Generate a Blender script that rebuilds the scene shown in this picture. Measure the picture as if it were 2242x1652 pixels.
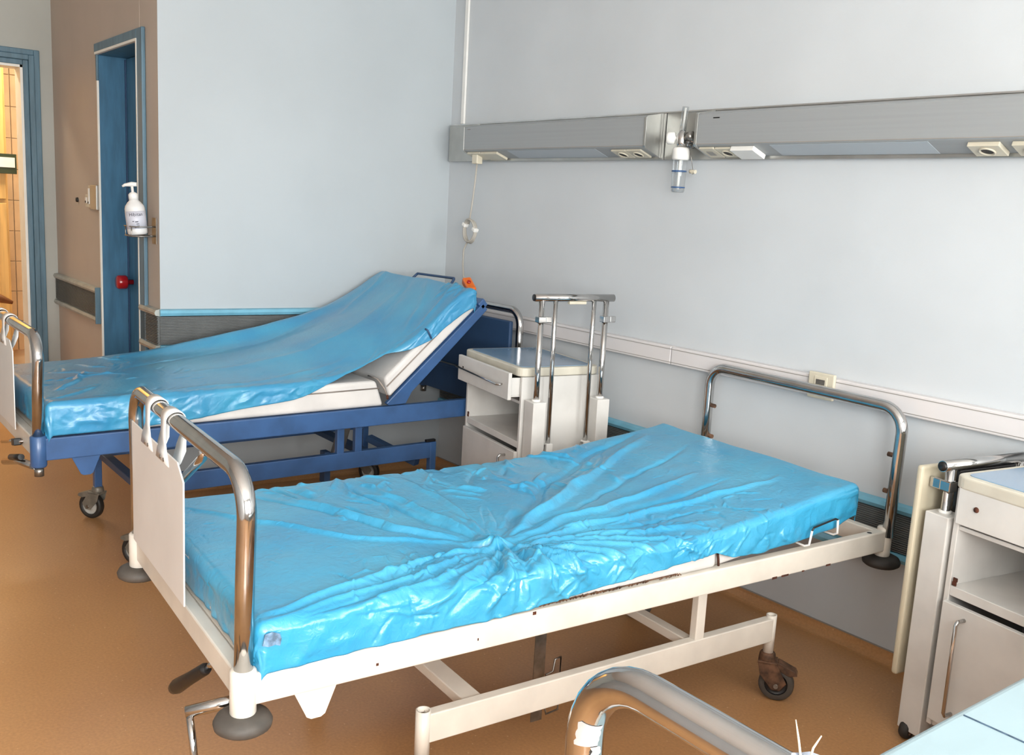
import bpy, bmesh, math, random
import numpy as np
from mathutils import Vector, Matrix, Euler

# ------------------------------------------------------------------ clear
for _o in list(bpy.data.objects):
    bpy.data.objects.remove(_o, do_unlink=True)
scene = bpy.context.scene
COL = scene.collection
random.seed(7)
rng = np.random.default_rng(11)
PI = math.pi

# ------------------------------------------------------------------ camera
cam_d = bpy.data.cameras.new('camera')
cam = bpy.data.objects.new('camera', cam_d)
COL.objects.link(cam)
cam_d.sensor_fit = 'HORIZONTAL'
cam_d.sensor_width = 36.0
cam_d.lens = 36.0 * 2107.76 / 2242.0
cam_d.clip_start = 0.02
_r = Vector((0.60509568, 0.79436483, 0.05332662))
_dn = Vector((0.17037386, -0.06376878, -0.98331393))
_f = Vector((-0.77770944, 0.60408447, -0.17392521))
cam.matrix_world = Matrix((
    (_r.x, -_dn.x, -_f.x, 4.4053),
    (_r.y, -_dn.y, -_f.y, -2.9213),
    (_r.z, -_dn.z, -_f.z, 1.4475),
    (0, 0, 0, 1)))
scene.camera = cam

# ------------------------------------------------------------------ world + light
world = bpy.data.worlds.new('world')
scene.world = world
world.use_nodes = True
wn = world.node_tree
bg = wn.nodes['Background']
bg.inputs['Color'].default_value = (0.95, 0.975, 1.0, 1)
bg.inputs['Strength'].default_value = 1.5

def area(name, loc, rot, sx, sy, power, color):
    d = bpy.data.lights.new(name, 'AREA')
    d.shape = 'RECTANGLE'
    d.size = sx
    d.size_y = sy
    d.energy = power
    d.color = color
    o = bpy.data.objects.new(name, d)
    o.location = loc
    o.rotation_euler = rot
    COL.objects.link(o)
    return o

# daylight just outside the two tall windows of the right wall
area('window_daylight', (6.15, -1.25, 1.65), (0, PI / 2, 0), 1.75, 1.7, 130, (1.0, 0.985, 0.965))
area('window_daylight', (6.15, -3.55, 1.65), (0, PI / 2, 0), 1.75, 1.9, 270, (1.0, 0.985, 0.965))

scene.view_settings.view_transform = 'Standard'
scene.view_settings.look = 'None'
scene.view_settings.gamma = 1.0
scene.view_settings.use_curve_mapping = False
scene.view_settings.exposure = 0.15

# ------------------------------------------------------------------ helpers
def lin(c):
    out = []
    for v in c:
        v /= 255.0
        out.append(v / 12.92 if v <= 0.04045 else ((v + 0.055) / 1.055) ** 2.4)
    return (out[0], out[1], out[2], 1.0)

MATS = {}
def mat(name, rgb, rough=0.5, metal=0.0, var=0.0, vscale=6.0, bump=0.0, bscale=60.0,
        spec=0.5, rgb2=None, coat=0.0, detail=4.0, stretch=None, bdist=0.002, trans=0.0, emit=None, estr=0.0):
    m = bpy.data.materials.new(name)
    m.use_nodes = True
    nt = m.node_tree
    b = nt.nodes['Principled BSDF']
    b.inputs['Base Color'].default_value = lin(rgb)
    b.inputs['Roughness'].default_value = rough
    b.inputs['Metallic'].default_value = metal
    b.inputs['Specular IOR Level'].default_value = spec
    if coat:
        b.inputs['Coat Weight'].default_value = coat
        b.inputs['Coat Roughness'].default_value = 0.12
    if trans:
        b.inputs['Transmission Weight'].default_value = trans
    if emit:
        b.inputs['Emission Color'].default_value = lin(emit)
        b.inputs['Emission Strength'].default_value = estr
    if var or bump:
        tc = nt.nodes.new('ShaderNodeTexCoord')
        mp = nt.nodes.new('ShaderNodeMapping')
        nt.links.new(tc.outputs['Object'], mp.inputs['Vector'])
        if stretch:
            mp.inputs['Scale'].default_value = stretch
    if var:
        n = nt.nodes.new('ShaderNodeTexNoise')
        n.inputs['Scale'].default_value = vscale
        n.inputs['Detail'].default_value = detail
        nt.links.new(mp.outputs['Vector'], n.inputs['Vector'])
        rp = nt.nodes.new('ShaderNodeValToRGB')
        c2 = rgb2 if rgb2 else tuple(max(0, v * (1 - var)) for v in rgb)
        rp.color_ramp.elements[0].color = lin(c2)
        rp.color_ramp.elements[1].color = lin(rgb)
        rp.color_ramp.elements[0].position = 0.36
        rp.color_ramp.elements[1].position = 0.62
        nt.links.new(n.outputs['Fac'], rp.inputs['Fac'])
        nt.links.new(rp.outputs['Color'], b.inputs['Base Color'])
    if bump:
        n2 = nt.nodes.new('ShaderNodeTexNoise')
        n2.inputs['Scale'].default_value = bscale
        n2.inputs['Detail'].default_value = 3.0
        nt.links.new(mp.outputs['Vector'], n2.inputs['Vector'])
        bp = nt.nodes.new('ShaderNodeBump')
        bp.inputs['Strength'].default_value = bump
        bp.inputs['Distance'].default_value = bdist
        nt.links.new(n2.outputs['Fac'], bp.inputs['Height'])
        nt.links.new(bp.outputs['Normal'], b.inputs['Normal'])
    MATS[name] = m
    return m

mat('paint_pale_blue', (199, 203, 206), 0.55, var=0.03, vscale=1.6, bump=0.12, bscale=140)
mat('paint_left_dimmed', (176, 183, 187), 0.5, var=0.03, vscale=1.3, bump=0.1, bscale=140)  # same paint as the head wall, colour darkened to offset stronger window light
mat('paint_entry', (188, 174, 161), 0.6, var=0.04, vscale=2.0, bump=0.1, bscale=140)
mat('paint_corridor', (178, 180, 174), 0.6, var=0.04, vscale=2.0, bump=0.1, bscale=140)
mat('ceiling_white', (244, 243, 240), 0.8, var=0.02)
mat('blue_wood', (66, 118, 152), 0.45, var=0.12, vscale=5, stretch=(6, 6, 1), bump=0.15, bscale=40)
mat('blue_wood_grey', (92, 124, 142), 0.45, var=0.12, vscale=5, stretch=(6, 6, 1), bump=0.15, bscale=40)
mat('white_bead', (240, 238, 230), 0.5, var=0.03)
mat('guard_grey', (108, 110, 109), 0.42, var=0.10, vscale=9)
mat('guard_strip', (118, 180, 204), 0.4, var=0.07, vscale=14)
mat('guard_metal', (176, 178, 172), 0.38, metal=0.25, var=0.10, vscale=14)
mat('white_paint_metal', (226, 218, 206), 0.35, var=0.05, vscale=9, coat=0.2)
mat('cabinet_paint', (214, 211, 206), 0.38, var=0.05, vscale=7, coat=0.15)
mat('cabinet_dark', (150, 145, 138), 0.5, var=0.06)
mat('blue_paint_metal', (56, 92, 140), 0.36, var=0.12, vscale=8, coat=0.2)
mat('blue_panel', (48, 76, 112), 0.5, var=0.08, vscale=6)
mat('chrome', (196, 194, 192), 0.10, metal=1.0, var=0.06, vscale=18)
mat('steel_dull', (160, 156, 150), 0.30, metal=0.9, var=0.18, vscale=22)
mat('rusty', (122, 88, 66), 0.7, metal=0.3, var=0.45, vscale=30)
mat('rust_spot', (86, 44, 26), 0.85, var=0.3, vscale=60)
mat('rubber_dark', (52, 48, 45), 0.65, var=0.25, vscale=16)
mat('rubber_grey', (86, 80, 74), 0.6, var=0.30, vscale=10, bump=0.2, bscale=40)
mat('black_plastic', (26, 25, 26), 0.35, var=0.1)
mat('wheel_dark', (46, 42, 38), 0.55, var=0.25, vscale=20)
mat('wheel_light', (188, 184, 176), 0.5, var=0.1, vscale=20)
mat('cast_grey', (142, 136, 124), 0.45, metal=0.35, var=0.2, vscale=18)
mat('mattress_white', (216, 213, 210), 0.5, var=0.05, vscale=7, bump=0.25, bscale=14, bdist=0.01)
mat('seam', (150, 140, 132), 0.7, var=0.1)
mat('panel_white', (232, 230, 227), 0.35, var=0.03, vscale=5, coat=0.2)
mat('alu_face', (156, 159, 160), 0.45, metal=0.15, var=0.02, vscale=3, stretch=(0.3, 8, 30))
mat('alu_plate', (186, 186, 182), 0.33, metal=0.75, var=0.10, vscale=6)
mat('alu_edge', (214, 214, 212), 0.25, metal=0.8, var=0.05)
mat('diffuser', (172, 180, 186), 0.35, var=0.03, vscale=2)
mat('cream_plastic', (208, 200, 180), 0.4, var=0.05, vscale=12)
mat('white_plastic', (233, 231, 226), 0.35, var=0.03, vscale=10)
mat('hole_dark', (46, 42, 38), 0.6, var=0.1)
mat('trunking_pvc', (216, 211, 210), 0.42, var=0.03, vscale=3)
mat('cable_grey', (182, 176, 166), 0.5, var=0.06)
mat('orange_plastic', (226, 108, 22), 0.35, var=0.08, vscale=20, coat=0.3)
mat('red_plastic', (170, 18, 26), 0.25, var=0.1, vscale=20, coat=0.4)
mat('laminate_blue', (126, 158, 186), 0.16, var=0.05, vscale=4, coat=0.3)
mat('edge_cream', (208, 202, 186), 0.4, var=0.06, vscale=10)
mat('table_cream', (202, 192, 168), 0.45, var=0.05)
mat('plastic_label', (206, 206, 216), 0.4, var=0.05)
mat('film_grey', (120, 150, 180), 0.25, var=0.35, vscale=60, bump=0.6, bscale=120)
mat('ink', (40, 40, 60), 0.5)
mat('soap_white', (226, 224, 222), 0.3, var=0.04, vscale=14)
mat('yellow_wood', (214, 172, 104), 0.45, var=0.14, vscale=4, stretch=(8, 8, 0.6))
mat('yellow_dark', (160, 110, 48), 0.5, var=0.1)
mat('hall_tile', (204, 178, 146), 0.35, var=0.08, vscale=5)
mat('hall_wall', (226, 206, 176), 0.6, var=0.04)
mat('brown_wood', (120, 72, 42), 0.4, var=0.2, vscale=12)
mat('sign_green', (46, 58, 34), 0.4, var=0.1)
mat('pale_cover', (158, 180, 187), 0.32, var=0.03, vscale=3, bump=0.2, bscale=9, bdist=0.01)
mat('cloth_bluewhite', (186, 196, 214), 0.8, var=0.3, vscale=60)
mat('thread', (228, 216, 190), 0.7)
mat('tape_white', (168, 164, 162), 0.5, var=0.06, vscale=40)
mat('window_paint', (236, 236, 234), 0.4, var=0.03)
mat('lamp_glow', (255, 236, 200), 0.5, emit=(255, 226, 176), estr=4.0)

# floor: speckled orange-tan linoleum with a soft polish
def floor_material():
    m = bpy.data.materials.new('linoleum')
    m.use_nodes = True
    nt = m.node_tree
    b = nt.nodes['Principled BSDF']
    tc = nt.nodes.new('ShaderNodeTexCoord')
    n1 = nt.nodes.new('ShaderNodeTexNoise'); n1.inputs['Scale'].default_value = 1.1; n1.inputs['Detail'].default_value = 5
    n2 = nt.nodes.new('ShaderNodeTexNoise'); n2.inputs['Scale'].default_value = 120; n2.inputs['Detail'].default_value = 2
    vo = nt.nodes.new('ShaderNodeTexVoronoi'); vo.inputs['Scale'].default_value = 26
    for n in (n1, n2, vo):
        nt.links.new(tc.outputs['Object'], n.inputs['Vector'])
    r1 = nt.nodes.new('ShaderNodeValToRGB')
    r1.color_ramp.elements[0].color = lin((174, 126, 82)); r1.color_ramp.elements[0].position = 0.3
    r1.color_ramp.elements[1].color = lin((188, 141, 95)); r1.color_ramp.elements[1].position = 0.7
    nt.links.new(n1.outputs['Fac'], r1.inputs['Fac'])
    mx = nt.nodes.new('ShaderNodeMixRGB'); mx.blend_type = 'OVERLAY'; mx.inputs['Fac'].default_value = 0.22
    nt.links.new(r1.outputs['Color'], mx.inputs['Color1'])
    nt.links.new(n2.outputs['Fac'], mx.inputs['Color2'])
    r2 = nt.nodes.new('ShaderNodeValToRGB')
    r2.color_ramp.elements[0].color = (1, 1, 1, 1); r2.color_ramp.elements[0].position = 0.02
    r2.color_ramp.elements[1].color = (0, 0, 0, 1); r2.color_ramp.elements[1].position = 0.07
    nt.links.new(vo.outputs['Distance'], r2.inputs['Fac'])
    mx2 = nt.nodes.new('ShaderNodeMixRGB'); mx2.inputs['Color2'].default_value = lin((222, 186, 148))
    nt.links.new(r2.outputs['Color'], mx2.inputs['Fac'])
    nt.links.new(mx.outputs['Color'], mx2.inputs['Color1'])
    nt.links.new(mx2.outputs['Color'], b.inputs['Base Color'])
    b.inputs['Roughness'].default_value = 0.30
    b.inputs['Specular IOR Level'].default_value = 0.45
    n3 = nt.nodes.new('ShaderNodeTexNoise'); n3.inputs['Scale'].default_value = 5
    nt.links.new(tc.outputs['Object'], n3.inputs['Vector'])
    bp = nt.nodes.new('ShaderNodeBump'); bp.inputs['Strength'].default_value = 0.06; bp.inputs['Distance'].default_value = 0.01
    nt.links.new(n3.outputs['Fac'], bp.inputs['Height'])
    nt.links.new(bp.outputs['Normal'], b.inputs['Normal'])
    MATS['linoleum'] = m
floor_material()

# thin polythene sheet: saturated blue, crinkled, light passes to the white below
def sheet_material(name, rgb, rgb2, rough, bstr):
    m = bpy.data.materials.new(name)
    m.use_nodes = True
    nt = m.node_tree
    b = nt.nodes['Principled BSDF']
    tc = nt.nodes.new('ShaderNodeTexCoord')
    n1 = nt.nodes.new('ShaderNodeTexNoise'); n1.inputs['Scale'].default_value = 3.2; n1.inputs['Detail'].default_value = 4
    nt.links.new(tc.outputs['Object'], n1.inputs['Vector'])
    r1 = nt.nodes.new('ShaderNodeValToRGB')
    r1.color_ramp.elements[0].color = lin(rgb2); r1.color_ramp.elements[0].position = 0.32
    r1.color_ramp.elements[1].color = lin(rgb); r1.color_ramp.elements[1].position = 0.66
    nt.links.new(n1.outputs['Fac'], r1.inputs['Fac'])
    nt.links.new(r1.outputs['Color'], b.inputs['Base Color'])
    b.inputs['Roughness'].default_value = rough
    b.inputs['Specular IOR Level'].default_value = 0.55
    b.inputs['Coat Weight'].default_value = 0.55
    b.inputs['Coat Roughness'].default_value = 0.34
    n2 = nt.nodes.new('ShaderNodeTexNoise'); n2.inputs['Scale'].default_value = 38; n2.inputs['Detail'].default_value = 3
    n2.inputs['Distortion'].default_value = 1.2
    n3 = nt.nodes.new('ShaderNodeTexVoronoi'); n3.inputs['Scale'].default_value = 24
    n3.feature = 'DISTANCE_TO_EDGE'
    nd = nt.nodes.new('ShaderNodeTexNoise'); nd.inputs['Scale'].default_value = 7
    nt.links.new(tc.outputs['Object'], nd.inputs['Vector'])
    mxv = nt.nodes.new('ShaderNodeMixRGB'); mxv.inputs['Fac'].default_value = 0.22
    nt.links.new(tc.outputs['Object'], mxv.inputs['Color1'])
    nt.links.new(nd.outputs['Color'], mxv.inputs['Color2'])
    nt.links.new(mxv.outputs['Color'], n3.inputs['Vector'])
    nt.links.new(tc.outputs['Object'], n2.inputs['Vector'])
    b1 = nt.nodes.new('ShaderNodeBump'); b1.inputs['Strength'].default_value = bstr; b1.inputs['Distance'].default_value = 0.006
    nt.links.new(n2.outputs['Fac'], b1.inputs['Height'])
    b2 = nt.nodes.new('ShaderNodeBump'); b2.inputs['Strength'].default_value = bstr * 0.5; b2.inputs['Distance'].default_value = 0.004
    nt.links.new(n3.outputs['Distance'], b2.inputs['Height'])
    nt.links.new(b1.outputs['Normal'], b2.inputs['Normal'])
    nt.links.new(b2.outputs['Normal'], b.inputs['Normal'])
    MATS[name] = m
sheet_material('sheet_cyan', (66, 160, 196), (42, 144, 188), 0.27, 0.42)
sheet_material('sheet_blue', (68, 156, 192), (48, 134, 180), 0.30, 0.22)

# clear plastics / glass: thin, mostly transparent with a reflection
def clear_material(name, tint, refl):
    m = bpy.data.materials.new(name)
    m.use_nodes = True
    nt = m.node_tree
    nt.nodes.remove(nt.nodes['Principled BSDF'])
    out = nt.nodes['Material Output']
    tr = nt.nodes.new('ShaderNodeBsdfTransparent'); tr.inputs['Color'].default_value = tint
    gl = nt.nodes.new('ShaderNodeBsdfGlossy'); gl.inputs['Roughness'].default_value = 0.05
    fr = nt.nodes.new('ShaderNodeLayerWeight'); fr.inputs['Blend'].default_value = refl
    mx = nt.nodes.new('ShaderNodeMixShader')
    nt.links.new(fr.outputs['Facing'], mx.inputs['Fac'])
    nt.links.new(tr.outputs['BSDF'], mx.inputs[1])
    nt.links.new(gl.outputs['BSDF'], mx.inputs[2])
    nt.links.new(mx.outputs['Shader'], out.inputs['Surface'])
    MATS[name] = m
clear_material('clear_plastic', (0.93, 0.95, 0.96, 1), 0.45)
clear_material('window_glass', (0.97, 0.98, 0.98, 1), 0.08)

class MB:
    """collects shapes into one mesh"""
    def __init__(self):
        self.v = []; self.f = []; self.s = []
    def add(self, vs, fs, smooth=False):
        n = len(self.v)
        self.v.extend([tuple(p) for p in vs])
        self.f.extend([tuple(i + n for i in f) for f in fs])
        self.s.extend([smooth] * len(fs))
        return self
    def box(self, a, b):
        x0, y0, z0 = (min(a[i], b[i]) for i in range(3))
        x1, y1, z1 = (max(a[i], b[i]) for i in range(3))
        vs = [(x0,y0,z0),(x1,y0,z0),(x1,y1,z0),(x0,y1,z0),(x0,y0,z1),(x1,y0,z1),(x1,y1,z1),(x0,y1,z1)]
        fs = [(3,2,1,0),(4,5,6,7),(0,1,5,4),(1,2,6,5),(2,3,7,6),(3,0,4,7)]
        return self.add(vs, fs)
    def bar(self, p0, p1, w, h, up=(0, 0, 1)):
        """box section between two points; w across, h along up"""
        p0 = Vector(p0); p1 = Vector(p1)
        d = (p1 - p0).normalized()
        upv = Vector(up)
        sx = d.cross(upv).normalized()
        uz = sx.cross(d).normalized()
        vs = []
        for p in (p0, p1):
            for a, c in ((-1,-1),(1,-1),(1,1),(-1,1)):
                vs.append(p + sx * (a * w / 2) + uz * (c * h / 2))
        fs = [(3,2,1,0),(4,5,6,7),(0,1,5,4),(1,2,6,5),(2,3,7,6),(3,0,4,7)]
        return self.add(vs, fs)
    def prism(self, pts, off):
        """closed polygon (list of 3d points) extruded by vector off"""
        n = len(pts)
        off = Vector(off)
        vs = [Vector(p) for p in pts] + [Vector(p) + off for p in pts]
        fs = [tuple(range(n - 1, -1, -1)), tuple(range(n, 2 * n))]
        for i in range(n):
            j = (i + 1) % n
            fs.append((i, j, n + j, n + i))
        return self.add(vs, fs)
    def tube(self, pts, r, seg=12, caps=True, closed=False):
        P = [Vector(p) for p in pts]
        n = len(P)
        rad = r if isinstance(r, (list, tuple)) else [r] * n
        vs = []; fs = []
        T = []
        for i in range(n):
            if closed:
                t = P[(i + 1) % n] - P[i - 1]
            elif i == 0: t = P[1] - P[0]
            elif i == n - 1: t = P[-1] - P[-2]
            else: t = (P[i] - P[i - 1]).normalized() + (P[i + 1] - P[i]).normalized()
            T.append(t.normalized())
        ref = Vector((0, 0, 1)) if abs(T[0].z) < 0.9 else Vector((1, 0, 0))
        nrm = (ref - T[0] * ref.dot(T[0])).normalized()
        for i in range(n):
            nrm = (nrm - T[i] * nrm.dot(T[i])).normalized()
            bi = T[i].cross(nrm)
            for k in range(seg):
                a = 2 * PI * k / seg
                vs.append(P[i] + (nrm * math.cos(a) + bi * math.sin(a)) * rad[i])
        m = n if closed else n - 1
        for i in range(m):
            for k in range(seg):
                a = i * seg + k; b = i * seg + (k + 1) % seg
                i2 = (i + 1) % n
                c = i2 * seg + (k + 1) % seg; d = i2 * seg + k
                fs.append((a, b, c, d))
        self.add(vs, fs, True)
        if caps and not closed:
            q = len(self.v) - n * seg
            self.f.append(tuple(q + k for k in range(seg - 1, -1, -1))); self.s.append(False)
            q2 = q + (n - 1) * seg
            self.f.append(tuple(q2 + k for k in range(seg))); self.s.append(False)
        return self
    def cyl(self, p0, p1, r, seg=16):
        return self.tube([p0, p1], r, seg)
    def lathe(self, prof, origin, axis=(0, 0, 1), seg=24):
        """prof = list of (radius, height) along axis"""
        ax = Vector(axis).normalized()
        ref = Vector((1, 0, 0)) if abs(ax.x) < 0.9 else Vector((0, 1, 0))
        e1 = (ref - ax * ref.dot(ax)).normalized(); e2 = ax.cross(e1)
        o = Vector(origin)
        vs = []; fs = []
        for r, h in prof:
            for k in range(seg):
                a = 2 * PI * k / seg
                vs.append(o + ax * h + (e1 * math.cos(a) + e2 * math.sin(a)) * max(r, 1e-5))
        for i in range(len(prof) - 1):
            for k in range(seg):
                a = i * seg + k; b = i * seg + (k + 1) % seg
                fs.append((a, b, b + seg, a + seg))
        return self.add(vs, fs, True)
    def build(self, name, material, parent=None, bevel=0.0, segs=2, loc=None, rot=None, weld=False):
        me = bpy.data.meshes.new(name)
        me.from_pydata(self.v, [], self.f)
        me.polygons.foreach_set('use_smooth', self.s)
        me.materials.append(MATS[material])
        me.update()
        bm = bmesh.new(); bm.from_mesh(me)
        if weld:
            bmesh.ops.remove_doubles(bm, verts=bm.verts, dist=1e-5)
        bmesh.ops.recalc_face_normals(bm, faces=bm.faces)
        bm.to_mesh(me); bm.free()
        o = bpy.data.objects.new(name, me)
        COL.objects.link(o)
        if parent is not None:
            o.parent = parent
        if loc is not None: o.location = loc
        if rot is not None: o.rotation_euler = rot
        if bevel > 0:
            bv = o.modifiers.new('bevel', 'BEVEL')
            bv.width = bevel; bv.segments = segs
            bv.limit_method = 'ANGLE'; bv.angle_limit = math.radians(50)
            bv.harden_normals = False
        return o

def tag(o, label=None, cat=None, group=None, kind=None):
    if label: o['label'] = label
    if cat: o['category'] = cat
    if group: o['group'] = group
    if kind: o['kind'] = kind
    return o

def thing(name, label, cat, loc=(0, 0, 0), rz=0.0, group=None, rot=None):
    o = bpy.data.objects.new(name, None)
    o.empty_display_size = 0.1
    COL.objects.link(o)
    o.location = loc
    o.rotation_euler = rot if rot else (0, 0, rz)
    return tag(o, label, cat, group)

def struct(o):
    o['kind'] = 'structure'
    return o

def copy_part(o, parent, loc=None, rot=None):
    c = o.copy(); COL.objects.link(c); c.parent = parent
    if loc is not None: c.location = loc
    if rot is not None: c.rotation_euler = rot
    for ch in [x for x in bpy.data.objects if x.parent == o]:
        d = ch.copy(); COL.objects.link(d); d.parent = c
    return c

def arc(c, e1, e2, r, a0, a1, n):
    c = Vector(c); e1 = Vector(e1); e2 = Vector(e2)
    return [c + e1 * (r * math.cos(a0 + (a1 - a0) * i / n)) + e2 * (r * math.sin(a0 + (a1 - a0) * i / n)) for i in range(n + 1)]

# ------------------------------------------------------------------ room shell
CEIL = 2.75
XR, YF = 6.0, -5.2
XC = -2.14          # corridor wall
YE = -1.49          # entry wall with the bathroom door
XE = -0.14          # its outer corner
XH = -4.0           # far wall of the hallway
m = MB(); m.box((XH - .2, YF - .2, -0.1), (XR + .2, 0.2, 0)); struct(m.build('floor', 'linoleum'))
m = MB(); m.box((XH - .2, YF - .2, CEIL), (XR + .2, 0.2, CEIL + .1)); struct(m.build('ceiling', 'ceiling_white'))
m = MB(); m.box((-0.3, 0, 0), (XR + .2, 0.2, CEIL)); struct(m.build('wall_back', 'paint_pale_blue'))
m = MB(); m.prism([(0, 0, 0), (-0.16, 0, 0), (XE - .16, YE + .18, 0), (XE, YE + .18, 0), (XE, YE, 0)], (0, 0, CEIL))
struct(m.build('wall_left', 'paint_left_dimmed'))
# entry wall (faces the foot of the room), opening for the bathroom door
OX0, OX1, OZ = -1.11, -0.40, 2.125
m = MB()
m.box((OX1, YE + .001, 0), (XE - .001, YE + .18, CEIL))
m.box((XC, YE, 0), (OX0, YE + .18, CEIL))
m.box((OX0, YE, OZ), (OX1, YE + .18, CEIL))
struct(m.build('wall_entry', 'paint_entry'))
# corridor wall with door opening
CY0, CY1, CZ = -2.60, -1.655, 2.125
m = MB()
m.box((XC - .15, CY1, 0), (XC, YE + .18, CEIL))
m.box((XC - .15, YF, 0), (XC, CY0, CEIL))
m.box((XC - .15, CY0, CZ), (XC, CY1, CEIL))
struct(m.build('wall_corridor', 'paint_corridor'))
m = MB(); m.box((XH - .2, YF, 0), (XH, 0.0, CEIL)); struct(m.build('wall_hallway', 'hall_wall'))
m = MB(); m.box((XH, 0.0, 0), (-0.3, 0.2, CEIL)); struct(m.build('wall_hallway_end', 'hall_wall'))
m = MB(); m.box((XH, YF - .2, 0), (XR + .2, YF, CEIL)); struct(m.build('wall_front', 'paint_pale_blue'))
# right wall with two windows
WIN = [(-2.12, -0.38), (-4.52, -2.58)]
WZ0, WZ1 = 0.85, 2.50
m = MB()
m.box((XR, YF, 0), (XR + .2, 0, WZ0)); m.box((XR, YF, WZ1), (XR + .2, 0, CEIL))
m.box((XR, WIN[0][1], WZ0), (XR + .2, 0, WZ1)); m.box((XR, WIN[1][1], WZ0), (XR + .2, WIN[0][0], WZ1))
m.box((XR, YF, WZ0), (XR + .2, WIN[1][0], WZ1))
struct(m.build('wall_right', 'paint_pale_blue'))
for k, (y0, y1) in enumerate(WIN):
    m = MB(); x = XR + .06
    for a, b in (((x, y0, WZ0), (x + .06, y0 + .06, WZ1)), ((x, y1 - .06, WZ0), (x + .06, y1, WZ1)),
                 ((x, y0, WZ0), (x + .06, y1, WZ0 + .06)), ((x, y0, WZ1 - .06), (x + .06, y1, WZ1)),
                 ((x, (y0 + y1) / 2 - .03, WZ0), (x + .06, (y0 + y1) / 2 + .03, WZ1))):
        m.box(a, b)
    w = struct(m.build('window_%d' % (k + 1), 'window_paint'))
    for a, b in ((y0 + .06, (y0 + y1) / 2 - .03), ((y0 + y1) / 2 + .03, y1 - .06)):
        g = MB(); g.box((x + .028, a, WZ0 + .06), (x + .032, b, WZ1 - .06)); g.build('pane', 'window_glass', w)
    s = MB(); s.box((XR - .12, y0 - .05, WZ0 - .03), (XR + .06, y1 + .05, WZ0)); s.build('window_sill', 'window_paint', w, .004)

# floor covering turned up at the foot of the walls, with a thin dark joint
def cove(name, p0, p1, nrm):
    p0 = Vector((*p0, 0)); p1 = Vector((*p1, 0)); n = Vector((*nrm, 0)).normalized()
    r = 0.04
    prof = [(r * (1 - math.sin(a)) if True else 0, r * (1 - math.cos(a))) for a in [PI / 2 * i / 5 for i in range(6)]]
    m = MB(); vs = []; fs = []
    for p in (p0, p1):
        for d, h in prof:
            vs.append(p + n * (d + .0015) + Vector((0, 0, h + .0005)))
        vs.append(p + n * .0005 + Vector((0, 0, r + .0005))); vs.append(p + n * .0005 + Vector((0, 0, .0005)))
    k = len(prof) + 2
    for i in range(k):
        j = (i + 1) % k
        fs.append((i, j, j + k, i + k))
    fs.append(tuple(range(k))); fs.append(tuple(range(2 * k - 1, k - 1, -1)))
    m.add(vs, fs)
    o = struct(m.build(name, 'linoleum'))
    j = MB(); j.bar(p0 + n * .002 + Vector((0, 0, r + .002)), p1 + n * .002 + Vector((0, 0, r + .002)), .004, .004)
    j.build('joint', 'cabinet_dark', o)
    return o
cove('baseboard_back', (0, 0), (XR, 0), (0, -1))
_ln = Vector((0 - XE, 0 - YE)).normalized()
cove('baseboard_left', (0, 0), (XE, YE), (_ln.y, -_ln.x))

# ------------------------------------------------------------------ doors
def door_frame_boxes(m, x0, x1, z1, y, w, t):
    m.box((x0 - w, y - t, 0), (x0, y, z1 + w)); m.box((x1, y - t, 0), (x1 + w, y, z1 + w)); m.box((x0, y - t, z1), (x1, y, z1 + w))

# bathroom door: casing, painted reveal, recessed closed leaf with a red knob, white bead
m = MB()
m.box((OX1, YE - .018, 0), (OX1 + .085, YE, OZ + .045)); m.box((OX0 - .02, YE - .018, OZ), (OX1, YE, OZ + .045))
m.box((OX0 - .02, YE - .012, 1.985), (OX0 + .004, YE, OZ))
d1 = struct(m.build('door_1', 'blue_wood_grey', None, .004))
m = MB()
m.box((OX0 - .001, YE - .001, 0), (OX0 + .008, YE + .179, OZ)); m.box((OX1 - .008, YE, 0), (OX1 + .001, YE + .179, OZ)); m.box((OX0, YE, OZ - .012), (OX1, YE + .179, OZ + .001))
m.build('door_jamb', 'blue_wood', d1)
m = MB(); m.box((OX0 + .012, YE + .135, .005), (OX1 - .010, YE + .175, OZ - .015)); m.build('door_leaf', 'blue_wood', d1, .003)
m = MB(); m.box((OX0 + .008, YE + .128, 0), (OX0 + .020, YE + .134, OZ - .02)); m.build('door_stop', 'blue_panel', d1)
m = MB(); m.lathe([(.0, 0), (.014, 0), (.014, .03), (.034, .034), (.037, .04), (.037, .078), (.030, .086), (0, .088)], (OX0 + .085, YE + .134, .935), (0, -1, 0)); tag(m.build('door_knob', 'red_plastic', d1), 'round red plastic door knob')
m = MB(); m.box((OX0 - .006, YE - .004, OZ - .010), (OX1, YE - .001 - .018, OZ + .002)); m.box((OX0 - .012, YE - .010, 0.04), (OX0 + .002, YE - .0005, 1.985)); m.build('white_bead', 'white_bead', d1)
m = MB(); m.box((OX1 - .004, YE - .020, 0), (OX1 + .010, YE - .017, OZ)); m.build('white_bead', 'white_bead', d1)

# corridor door frame (open doorway), profiled casing
m = MB()
for k, (o0, o1, t) in enumerate(((0.0, .030, .012), (.030, .060, .026), (.060, .092, .018))):
    m.box((XC, CY1 + o0, 0), (XC + t, CY1 + o1, CZ + o1)); m.box((XC, CY0 - o1, 0), (XC + t, CY0 - o0, CZ + o1)); m.box((XC, CY0 - o0, CZ + o0), (XC + t, CY1 + o0, CZ + o1))
d2 = struct(m.build('door_2', 'blue_wood_grey', None, .004))
m = MB(); m.box((XC - .151, CY1 - .014, 0), (XC + .001, CY1 + .0005, CZ)); m.box((XC - .151, CY0 - .0005, 0), (XC + .001, CY0 + .014, CZ)); m.box((XC - .151, CY0, CZ - .014), (XC + .001, CY1, CZ + .0005)); m.build('door_jamb', 'white_bead', d2)

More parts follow.
